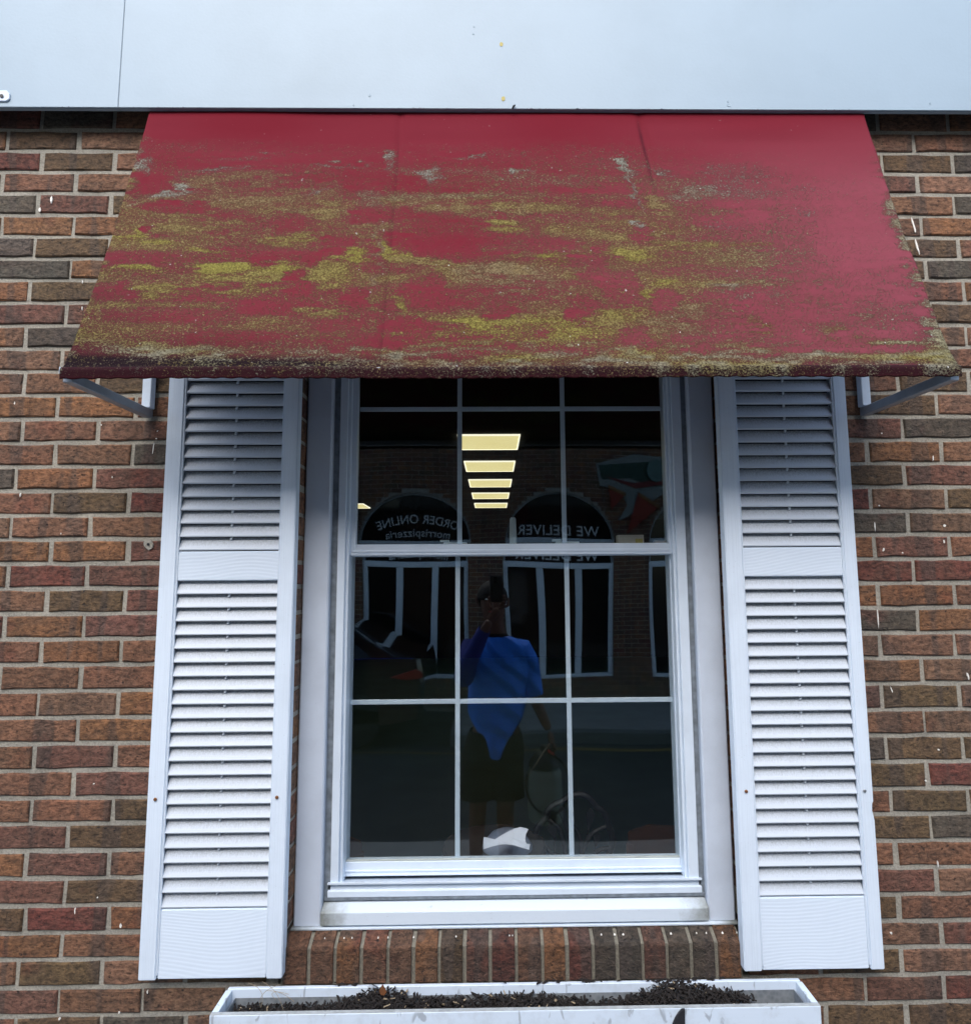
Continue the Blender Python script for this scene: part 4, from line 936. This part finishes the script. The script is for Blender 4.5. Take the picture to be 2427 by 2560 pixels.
# shop across the street
PB = empty('shop_building', (0, YBLD - .3, GZ), label='brick shop across the street with white arched windows, reflected in the glass', cat='building')
wins = [(-1.19, .825), (1.015, .825), (3.22, .825), (-3.4, .825)]
WZ0, WZT, ARZ, ARH = -1.50, .23, .23, .74
def in_arch(x, z):
    for c_, h in wins:
        if abs(x - c_) < h:
            top = ARZ + ARH * math.sqrt(max(0, 1 - ((x - c_) / h) ** 2))
            if WZ0 < z < top: return True
    return False
fb = MB(); fr_ = random.Random(3); bl, bh = .2032, .0677
row = 0; z = GZ - .05
while z < 4.6:
    x = -5.2 + (bl / 2 if row % 2 else 0)
    while x < 5.4:
        segs = [(x + .005, x + bl - .005)]
        for c_, h in wins:
            zt2 = z + bh / 2
            if WZ0 < zt2 < ARZ + ARH + .05:
                hw2 = h if zt2 < ARZ else h * math.sqrt(max(0, 1 - ((zt2 - ARZ) / (ARH + .05)) ** 2))
                segs = [q for a_, b_ in segs for q in ((a_, min(b_, c_ - hw2)), (max(a_, c_ + hw2), b_)) if q[1] - q[0] > .012]
        for x0_, x1_ in segs:
            cc = PAL[fr_.choices('BRNODT', (40, 10, 20, 6, 12, 12))[0]]; f = fr_.uniform(.9, 1.25); cc = tuple(v * f for v in cc)
            j = fr_.uniform(-.002, .002)
            z0_, z1_, yf, yb_ = z + .005, z + bh - .005, YBLD + j, YBLD - .03
            fb.add([(x0_, yf, z0_), (x1_, yf, z0_), (x1_, yf, z1_), (x0_, yf, z1_), (x0_, yb_, z0_), (x1_, yb_, z0_), (x1_, yb_, z1_), (x0_, yb_, z1_)], [(0, 1, 2, 3), (0, 4, 5, 1), (3, 2, 6, 7), (0, 3, 7, 4), (1, 5, 6, 2)], cc)
        x += bl
    z += bh; row += 1
fb.build('brickwork', M_brickwork, PB, kind='stuff')
mw = MB(); cols = sorted([c_ for c_, h in wins])
edges = [-5.2] + sum([[c_ - .825, c_ + .825] for c_ in cols], []) + [5.4]
for i in range(0, len(edges), 2): mw.box(edges[i], edges[i + 1], YBLD - .25, YBLD - .007, GZ - .1, 4.6)
for c_ in cols:
    mw.box(c_ - .825, c_ + .825, YBLD - .25, YBLD - .007, GZ - .1, WZ0)
    n = 20; arc = [(c_ + .825 * math.cos(math.pi * i / n), ARZ + ARH * math.sin(math.pi * i / n)) for i in range(n + 1)]
    for i in range(n):
        (xa, za), (xb, zb2) = arc[i], arc[i + 1]
        mw.add([(xa, YBLD - .007, za), (xb, YBLD - .007, zb2), (xb, YBLD - .007, 4.6), (xa, YBLD - .007, 4.6), (xa, YBLD - .25, za), (xb, YBLD - .25, zb2), (xb, YBLD - .25, 4.6), (xa, YBLD - .25, 4.6)], [(0, 1, 2, 3), (0, 4, 5, 1), (7, 6, 5, 4)])
mw.build('mortar_wall', M_mortar, PB)
M_upper = simple('plain_brick_wall', (.15, .085, .06), .9, .2, 3)
bx('unseen_upper_wall', -9.0, 9.2, YBLD - 3.0, YBLD - .01, 4.601, 5.4, M_upper, PB, 0)  # unseen extra height, added to block low sky and deepen shade
bx('side_wall', -9.0, -5.2, YBLD - 3.0, YBLD - .01, GZ - .1, 4.6, M_upper, PB, 0); bx('side_wall', 5.4, 9.2, YBLD - 3.0, YBLD - .01, GZ - .1, 4.6, M_upper, PB, 0)
bx('back_wall', -5.2, 5.4, YBLD - 3.0, YBLD - 2.9, GZ - .1, 4.6, M_room, PB, 0)
bx('roof', -5.2, 5.4, YBLD - 2.9, YBLD - .26, 4.4, 4.6, M_dark, PB, 0)
for i, (c_, h) in enumerate(sorted(wins)):
    W_ = MB(); yf = YBLD - .05; t_ = .065
    W_.box(c_ - h, c_ - h + t_, yf - .08, yf, WZ0, WZT); W_.box(c_ + h - t_, c_ + h, yf - .08, yf, WZ0, WZT)
    W_.box(c_ - h + t_, c_ + h - t_, yf - .08, yf - .001, WZ0, WZ0 + t_); W_.box(c_ - h, c_ + h, yf - .08, yf + .004, WZT - .05, WZT + .04)
    o = W_.build('window', M_frame_far, PB, bevel=.004)
    for s in (-1, 1): MB().box(c_ + s * h * .345 - .052, c_ + s * h * .345 + .052, yf - .075, yf - .003, WZ0 + t_, WZT - .05).build('mullion', M_frame_far, o, bevel=.012)
    MB().box(c_ - h + t_, c_ + h - t_, yf - .07, yf - .063, WZ0 + t_, WZT - .05).build('pane', M_farglass, o)
    n = 24
    ar = MB(); po = [(c_ + h * math.cos(math.pi * k / n), ARZ + ARH * math.sin(math.pi * k / n)) for k in range(n + 1)]; pi_ = [(c_ + (h - .03) * math.cos(math.pi * k / n), ARZ + (ARH - .03) * math.sin(math.pi * k / n)) for k in range(n + 1)]
    for k in range(n):
        q = [po[k], po[k + 1], pi_[k + 1], pi_[k]]; ar.prism(q, yf - .06, yf, 'y')
    ar.build('arch_trim', M_arch, o)
    MB().prism(pi_, yf - .05, yf - .045, 'y').build('lunette_pane', M_farglass, o)
M_letter = simple('white_letter_paint', (.66, .70, .70), .6, .03, 8)
def lettering(txt, cx2, cz2, size, par, rot=0, sx=1, arc=0):
    cu = bpy.data.curves.new('lettering', 'FONT'); cu.body = txt; cu.size = size; cu.align_x = 'CENTER'; cu.align_y = 'CENTER'; cu.extrude = .002; cu.offset = .0015; cu.space_character = 1.05
    o = bpy.data.objects.new('lettering', cu); COL.objects.link(o)
    bpy.context.view_layer.update()
    me = bpy.data.meshes.new_from_object(o.evaluated_get(bpy.context.evaluated_depsgraph_get())); bpy.data.objects.remove(o)
    if arc:
        for v in me.vertices:
            a = v.co.x / arc; r2 = arc + v.co.y; v.co.x = r2 * math.sin(a); v.co.y = r2 * math.cos(a) - arc
    me.materials.append(M_letter)
    o = link('lettering', me, None, par); o.location = (cx2, YBLD - .092, cz2); o.rotation_euler = (R(90), rot, R(180)); o.scale = (sx, 1, 1)
    return o
lettering('WE DELIVER', 1.0, .375, .215, PB, 0, 1.0)
lettering('ORDER ONLINE', -1.17, .585, .18, PB, 0, .90, 1.9)
lettering('morrispizzeria', -1.17, .39, .165, PB, 0, .95, 2.4)
# painted banner with two slices of pizza on the wall
SG = empty('pizza_banner', (2.15, YBLD + .01, 1.0), label='tattered pizza slice banner on the brick wall across the street, seen mirrored', cat='banner')
def flat(nm, P, y0_, col, d=.006, r=.6):
    MB().prism(P, YBLD + y0_, YBLD + y0_ + d, 'y').build(nm, simple(nm + '_print', col, r, .25, 14), SG)
flat('backing_sheet', [(1.62, 1.42), (1.66, 1.08), (1.95, 1.02), (2.05, .80), (1.90, .55), (2.25, .72), (2.62, .98), (2.70, 1.55), (2.2, 1.60)], .008, (.20, .23, .22))
flat('green_panel', [(1.66, 1.40), (1.70, 1.18), (2.10, 1.22), (2.45, 1.10), (2.66, 1.22), (2.66, 1.52)], .016, (.012, .05, .035))
flat('red_stripe', [(1.72, 1.24), (2.18, 1.06), (2.60, 1.12), (2.60, 1.22), (2.15, 1.14)], .0245, (.15, .015, .015))
for P in ([(1.78, 1.10), (2.04, .98), (1.80, .72)], [(2.22, 1.0), (2.56, .78), (2.02, .34)]):
    flat('pizza_slice', P, .0335, (.24, .025, .010)); x_, z_ = P[0]
    flat('crust', [P[0], P[1], (P[1][0] - .02, P[1][1] - .05), (P[0][0] + .005, P[0][1] - .06)], .0425, (.20, .10, .03))
flat('round_badge', [(2.50 + .14 * math.cos(a / 16 * math.tau), 1.34 + .18 * math.sin(a / 16 * math.tau)) for a in range(16)], .052, (.09, .17, .16))

# car parked on the far side, only its tail shows
CAR = empty('parked_car', (-3.0, -6.2, ROADZ), label='black car with a red tail lamp reflected in the lower left panes', cat='car')
cy0, cy1 = -5.55, -7.25
body = [(-5.2, .32), (-5.25, .62), (-5.0, .82), (-4.0, .93), (-3.4, 1.34), (-2.3, 1.42), (-1.75, 1.36), (-1.15, 1.02), (-.86, .98), (-.80, .70), (-.84, .34), (-1.2, .27), (-1.35, .3), (-4.4, .3)]
bm = bmesh.new(); lay = []
for f_, y in ((0, cy0), (.06, cy0 + .0), (1, 0)): pass
def ring(y, inset, lift):
    return [bm.verts.new((x * (1) + (inset if x < -3 else -inset), y, ROADZ + z - (max(0, z - .95) * lift))) for x, z in body]
rings = [ring(cy0 - .04, .06, .05), ring(cy0 - .0, .0, .0)]
rings = [ring(cy0 - .12 * 0, .05, .02)]
ys = [cy0, cy0 - .06, cy0 - .25, cy0 - 1.45, cy0 - 1.64, cy1]; ins = [.05, .0, .0, .0, .0, .05]
for r2 in rings:
    for v in r2: bm.verts.remove(v)
RG = []
for y, i_ in zip(ys, ins):
    rr2 = []
    for x, z in body:
        yy2 = y
        if z > .95:                                     # tumblehome: cabin narrows towards the roof
            k2 = (z - .95) * .42; yy2 = y - k2 if y > (cy0 + cy1) / 2 else y + k2
        rr2.append(bm.verts.new((x + (i_ if x < -3 else -i_), yy2, ROADZ + z)))
    RG.append(rr2)
n = len(body)
for a, b in zip(RG, RG[1:]):
    for i in range(n): bm.faces.new((a[i], a[(i + 1) % n], b[(i + 1) % n], b[i]))
bm.faces.new(RG[0][::-1]); bm.faces.new(RG[-1]); bmesh.ops.recalc_face_normals(bm, faces=bm.faces)
me = bpy.data.meshes.new('body'); bm.to_mesh(me); bm.free()
for p in me.polygons: p.use_smooth = True
me.set_sharp_from_angle(angle=R(35))
link('body', me, M_car, CAR)
MB().add([(-3.35, cy0 - .005, ROADZ + 1.0), (-1.45, cy0 - .005, ROADZ + 1.03), (-1.85, cy0 - .145, ROADZ + 1.31), (-2.3, cy0 - .165, ROADZ + 1.36), (-3.0, cy0 - .15, ROADZ + 1.33),
          (-3.35, cy0 - .03, ROADZ + 1.0), (-1.45, cy0 - .03, ROADZ + 1.03), (-1.85, cy0 - .17, ROADZ + 1.31), (-2.3, cy0 - .19, ROADZ + 1.36), (-3.0, cy0 - .175, ROADZ + 1.33)], [(0, 1, 2, 3, 4), (9, 8, 7, 6, 5)] + [(i, (i + 1) % 5, 5 + (i + 1) % 5, 5 + i) for i in range(5)]).build('side_window', M_carglass, CAR)
MB().tube([(-3.4, cy0 - .02, ROADZ + .99), (-1.45, cy0 - .005, ROADZ + 1.02), (-.95, cy0 - .02, ROADZ + 1.0)],   .005, 6).build('trim_strip', M_dark_blue, CAR)
MB().prism([(-1.22, .80), (-.90, .88), (-.83, .84), (-.83, .78), (-1.0, .76)], cy0 - .10, cy0 + .012, 'y').build('tail_lamp', M_tail, CAR, bevel=.006).location = (0, 0, ROADZ)
for x in (-1.62, -4.35):
    wl = MB(); prof = [(.2, -.1), (.31, -.1), (.33, -.06), (.33, .06), (.31, .1), (.2, .1)]
    o = wl.lathe(prof, (0, 0, 0), 28).build('wheel', M_tyre, CAR, smooth=True); o.location = (x, cy0 - .1, ROADZ + .33); o.rotation_euler = (R(90), 0, 0)
    MB().lathe([(.2, .02), (.19, .085), (.05, .095)], (0, 0, 0), 20).build('rim', M_chrome, o, smooth=True).matrix_parent_inverse = Matrix()

# ------------------------------------------------------------------ the photographer (only seen as a reflection)
PE = empty('person', (.02, -2.02, GZ), label='person in blue shirt and black shorts holding up a phone and carrying a sprayer', cat='person')
def skin(nm, J, E, mat, lv=2, root=0):
    me = bpy.data.meshes.new(nm); me.from_pydata([j[:3] for j in J], E, [])
    o = link(nm, me, None, PE); me.materials.append(mat)
    m = o.modifiers.new('skin', 'SKIN'); m.use_smooth_shade = True
    sv = me.skin_vertices[0].data
    for i, j in enumerate(J):
        r2 = j[3]; sv[i].radius = (r2 if not hasattr(r2, '__len__') else r2[0], r2 if not hasattr(r2, '__len__') else r2[1]); sv[i].use_root = (i == root)
    s = o.modifiers.new('sub', 'SUBSURF'); s.levels = lv; s.render_levels = lv
    return o
YPn = -2.02
# body: pelvis, spine, neck, arms, legs as one continuous skin
J = [(.0, YPn, -.95, .13), (.015, YPn, -.72, .125), (.03, YPn, -.52, .13), (.025, YPn, -.385, .075), (.01, YPn + .01, -.29, .055), (.0, YPn + .03, -.20, .072), (.0, YPn + .03, -.12, .085), (.0, YPn + .02, -.06, .06),
     (.17, YPn, -.44, .058), (.215, YPn + .0, -.58, .048), (.245, YPn + .02, -.71, .040), (.295, YPn + .07, -.81, .034), (.335, YPn + .10, -.885, .026),
     (-.12, YPn, -.42, .058), (-.165, YPn + .08, -.52, .046), (-.17, YPn + .16, -.56, .040), (-.10, YPn + .24, -.40, .032), (-.02, YPn + .295, -.235, .026),
     (-.085, YPn, -1.05, .088), (-.10, YPn + .01, -1.33, .058), (-.105, YPn - .01, -1.48, .055), (-.11, YPn, -1.74, .036), (-.115, YPn + .0, -1.79, .04),
     (.075, YPn, -1.05, .088), (.07, YPn + .01, -1.33, .058), (.068, YPn - .01, -1.48, .055), (.07, YPn, -1.74, .036), (.072, YPn + .0, -1.79, .04)]
E_ = [(0, 1), (1, 2), (2, 3), (3, 4), (4, 5), (5, 6), (6, 7), (2, 8), (8, 9), (9, 10), (10, 11), (11, 12), (2, 13), (13, 14), (14, 15), (15, 16), (16, 17), (0, 18), (18, 19), (19, 20), (20, 21), (21, 22), (0, 23), (23, 24), (24, 25), (25, 26), (26, 27)]
skin('body', J, E_, M_skin)
# face details, hair
MB().add([(-.010, YPn + .118, -.165), (.010, YPn + .118, -.165), (0, YPn + .136, -.170), (0, YPn + .116, -.118)], [(0, 1, 2), (0, 2, 3), (2, 1, 3), (0, 3, 1)]).build('nose', M_skin, PE)
for s in (-1, 1):
    MB().lathe([(.004, 0), (.011, .004), (.004, .010)], (s * .032, YPn + .103, -.130), 10).build('eye', M_whitepl, PE)
    MB().tube([(s * .083, YPn + .02, -.11), (s * .098, YPn + .01, -.13), (s * .092, YPn + .02, -.165), (s * .08, YPn + .03, -.17)], .009, 6).build('ear', M_skin, PE, smooth=True)
MB().tube([(-.024, YPn + .108, -.198), (0, YPn + .114, -.200), (.024, YPn + .108, -.198)], .0045, 6).build('mouth', M_redp, PE)
hb = bmesh.new(); bmesh.ops.create_uvsphere(hb, u_segments=24, v_segments=16, radius=.098)
for v in list(hb.verts):
    if v.co.z < -.028 and v.co.y > -.02 or v.co.z < -.06: hb.verts.remove(v)
me = bpy.data.meshes.new('hair'); hb.to_mesh(me); hb.free()
for p in me.polygons: p.use_smooth = True
o = link('hair', me, M_hair, PE); o.location = (0, YPn + .010, -.112); o.scale = (.96, 1.08, 1.0); o.modifiers.new('t', 'SOLIDIFY').thickness = .006
# shirt: torso shell, folded cloth, with its tail hanging to a point; sleeves
def shell(nm, rows, mat, seg=48, fold=0, seed=0, dip=None):
    vs = []; fs = []
    for r_i, (z, cx2, cy2, rx2, ry2) in enumerate(rows):
        for k in range(seg):
            a = k / seg * math.tau; f2 = 1 + fold * math.sin(a * 7 + z * 26 + seed) + fold * .6 * math.sin(a * 13 - z * 41)
            zz2 = z
            if dip and r_i >= len(rows) - 2: zz2 = z - dip * max(0, math.sin(a)) ** 4
            vs.append((cx2 + rx2 * math.cos(a) * f2, cy2 + ry2 * math.sin(a) * f2, zz2))
    m = len(rows)
    for i in range(m - 1):
        for k in range(seg): fs.append((i * seg + k, i * seg + (k + 1) % seg, (i + 1) * seg + (k + 1) % seg, (i + 1) * seg + k))
    me = bpy.data.meshes.new(nm); me.from_pydata(vs, [], fs)
    for p in me.polygons: p.use_smooth = True
    o = link(nm, me, mat, PE); o.modifiers.new('t', 'SOLIDIFY').thickness = .003; o.modifiers.new('s', 'SUBSURF').render_levels = 1
    return o
shell('shirt', [(-.345, .015, YPn + .005, .068, .065), (-.368, .02, YPn, .125, .088), (-.395, .025, YPn, .182, .100), (-.45, .03, YPn, .208, .122), (-.56, .03, YPn, .192, .135), (-.66, .02, YPn, .180, .138), (-.75, .015, YPn, .176, .142), (-.81, .01, YPn, .168, .150), (-.87, .01, YPn, .138, .155), (-.93, .008, YPn, .100, .158), (-.99, .006, YPn, .070, .160), (-1.02, .006, YPn, .062, .160), (-1.028, .006, YPn, .060, .159)], M_shirt, fold=.040)
shell('collar', [(-.330, .013, YPn + .006, .066, .064), (-.352, .016, YPn + .006, .074, .071)], M_blackcl)
MB().tube([(.10, YPn, -.415), (.165, YPn, -.432), (.205, YPn, -.50), (.225, YPn + .005, -.59), (.248, YPn + .02, -.70)], [.06, .078, .068, .062, .054], 14, cap=False).build('sleeve', M_shirt, PE, smooth=True)
MB().tube([(-.12, YPn, -.415), (-.16, YPn + .07, -.50), (-.178, YPn + .15, -.565), (-.14, YPn + .20, -.47), (-.05, YPn + .27, -.29)], [.076, .066, .058, .050, .036], 14, cap=False).build('sleeve', M_dark_blue, PE, smooth=True)
shell('shorts', [(-.885, 0, YPn, .155, .125), (-.98, 0, YPn, .185, .142), (-1.06, -.01, YPn, .195, .145), (-1.07, -.01, YPn, .19, .14)], M_blackcl, fold=.01)
for sx in (-.098, .075): shell('shorts_leg', [(-1.03, sx, YPn, .105, .118), (-1.15, sx, YPn, .106, .112), (-1.29, sx, YPn, .112, .112)], M_blackcl, fold=.015, seed=sx * 30)
for sx in (-.115, .072):
    sh_ = MB(); sh_.prism([(YPn - .08, GZ + .002), (YPn - .085, GZ + .07), (YPn - .03, GZ + .10), (YPn + .04, GZ + .095), (YPn + .12, GZ + .055), (YPn + .18, GZ + .04), (YPn + .19, GZ + .002)], sx - .045, sx + .045, 'x')
    sh_.build('shoe', M_blackcl, PE, bevel=.012, bseg=2)
# phone held just behind the lens, and the hand gripping its lower end
PHY = -D - .012
ph = empty('phone', (.028, PHY, -.055), label='black phone held up at eye level by the person, reflected as a dark block', cat='phone')
bx('phone_body', -.0115, .0645, PHY - .008, PHY - .0004, -.132, .020, M_dark, ph, .003)
bx('screen', -.0085, .0615, PHY - .0095, PHY - .0084, -.128, .016, M_carglass, ph, 0)
for dx, dz in ((.018, .002), (.018, -.02)): MB().lathe([(.007, 0), (.007, .0016)], (0, 0, 0), 14).build('lens', M_carglass, ph).location = (dx, PHY + .0002, dz); COL.objects[-1].rotation_euler = (R(-90), 0, 0)
def finger(nm, P, r0, r1):
    P = [Vector(p) for p in P]; n = len(P); return skin(nm, [(p.x, p.y, p.z, r0 + (r1 - r0) * i / (n - 1)) for i, p in enumerate(P)], [(i, i + 1) for i in range(n - 1)], M_skin, 1)
wr = Vector((-.02, YPn + .295, -.235))
skin('hand', [(wr.x, wr.y, wr.z, (.024, .017)), (.012, PHY - .022, -.195, (.034, .015)), (.034, PHY - .020, -.165, (.038, .014))], [(0, 1), (1, 2)], M_skin)
for i, (z_, l) in enumerate(((-.150, 1.0), (-.132, 1.05), (-.114, 1.0), (-.098, .85))):
    finger('finger', [(.030 + .006 * i, PHY - .022, z_ - .022), (.062, PHY - .020, z_ - .010), (.074, PHY - .004, z_), (.066 - .012 * l, PHY + .006, z_ + .003)], .0095, .0072)
finger('thumb', [(.0, PHY - .024, -.180), (-.016, PHY - .022, -.150), (-.020, PHY - .014, -.118), (-.012, PHY - .013, -.098)], .0115, .008)
# other hand round the sprayer handle
hx, hy, hz = .345, YPn + .105, -.915
skin('hand', [(.335, YPn + .10, -.885, (.024, .018)), (hx, hy, hz - .015, (.034, .018)), (hx + .004, hy, hz - .045, (.036, .017))], [(0, 1), (1, 2)], M_skin)
for i in range(4):
    yq = hy - .032 + i * .021; finger('finger', [(hx + .012, yq, hz - .045), (hx + .026, yq, hz - .070), (hx + .008, yq, hz - .088), (hx - .012, yq, hz - .076)], .0092, .0072)
finger('thumb', [(hx - .012, hy + .03, hz - .030), (hx - .026, hy + .036, hz - .055), (hx - .016, hy + .034, hz - .078)], .011, .0085)
# pump sprayer
sx_, sy_ = .300, YPn + .105
SPR = empty('pump_sprayer', (sx_, sy_, -1.39), label='translucent garden sprayer with a black pump top hanging from the person\'s hand, reflected', cat='sprayer')
MB().lathe([(.085, 0), (.098, .012), (.101, .05), (.101, .27), (.092, .295), (.05, .315), (.045, .325)], (sx_, sy_, -1.39), 28).build('tank', M_tank, SPR, smooth=True)
MB().lathe([(.095, 0), (.085, .03), (.06, .06), (.035, .075), (.022, .08), (.018, .11)], (sx_, sy_, -1.078), 20).build('pump_cap', M_dark, SPR, smooth=True)
MB().tube([(sx_, sy_, -.99), (sx_ + .01, sy_, -.985), (hx, hy, hz - .067)], .012, 8).build('handle_neck', M_dark, SPR, smooth=True)
MB().tube([(hx - .002, hy - .055, hz - .070), (hx - .002, hy + .055, hz - .070)], .012, 8).build('handle', M_dark, SPR, smooth=True)
MB().tube([(sx_ + .07, sy_ + .02, -1.03), (sx_ + .05, sy_ + .06, -1.0), (sx_ + .02, sy_ + .05, -.985)], .007, 6).build('trigger', M_redp, SPR, smooth=True)
hp = [Vector((sx_ + .01 + .125 * math.cos(a), sy_ + .118, -1.15 + .165 * math.sin(a))) for a in [R(70 - i * 15) for i in range(19)]]
MB().tube(hp, .0075, 8).build('hose', M_dark, SPR, smooth=True)
MB().tube([(sx_ + .02, sy_ + .13, -.93), (sx_ - .03, sy_ + .12, -1.0), (sx_ - .105, sy_ + .10, -1.12)], [.006, .0045, .003], 8).build('wand', M_straw, SPR, smooth=True)
MB().lathe([(.02, 0), (.024, .01), (.024, .05), (.02, .06)], (sx_ + .03, sy_ + .11, -1.36), 12).build('nozzle', M_dark, SPR, smooth=True)
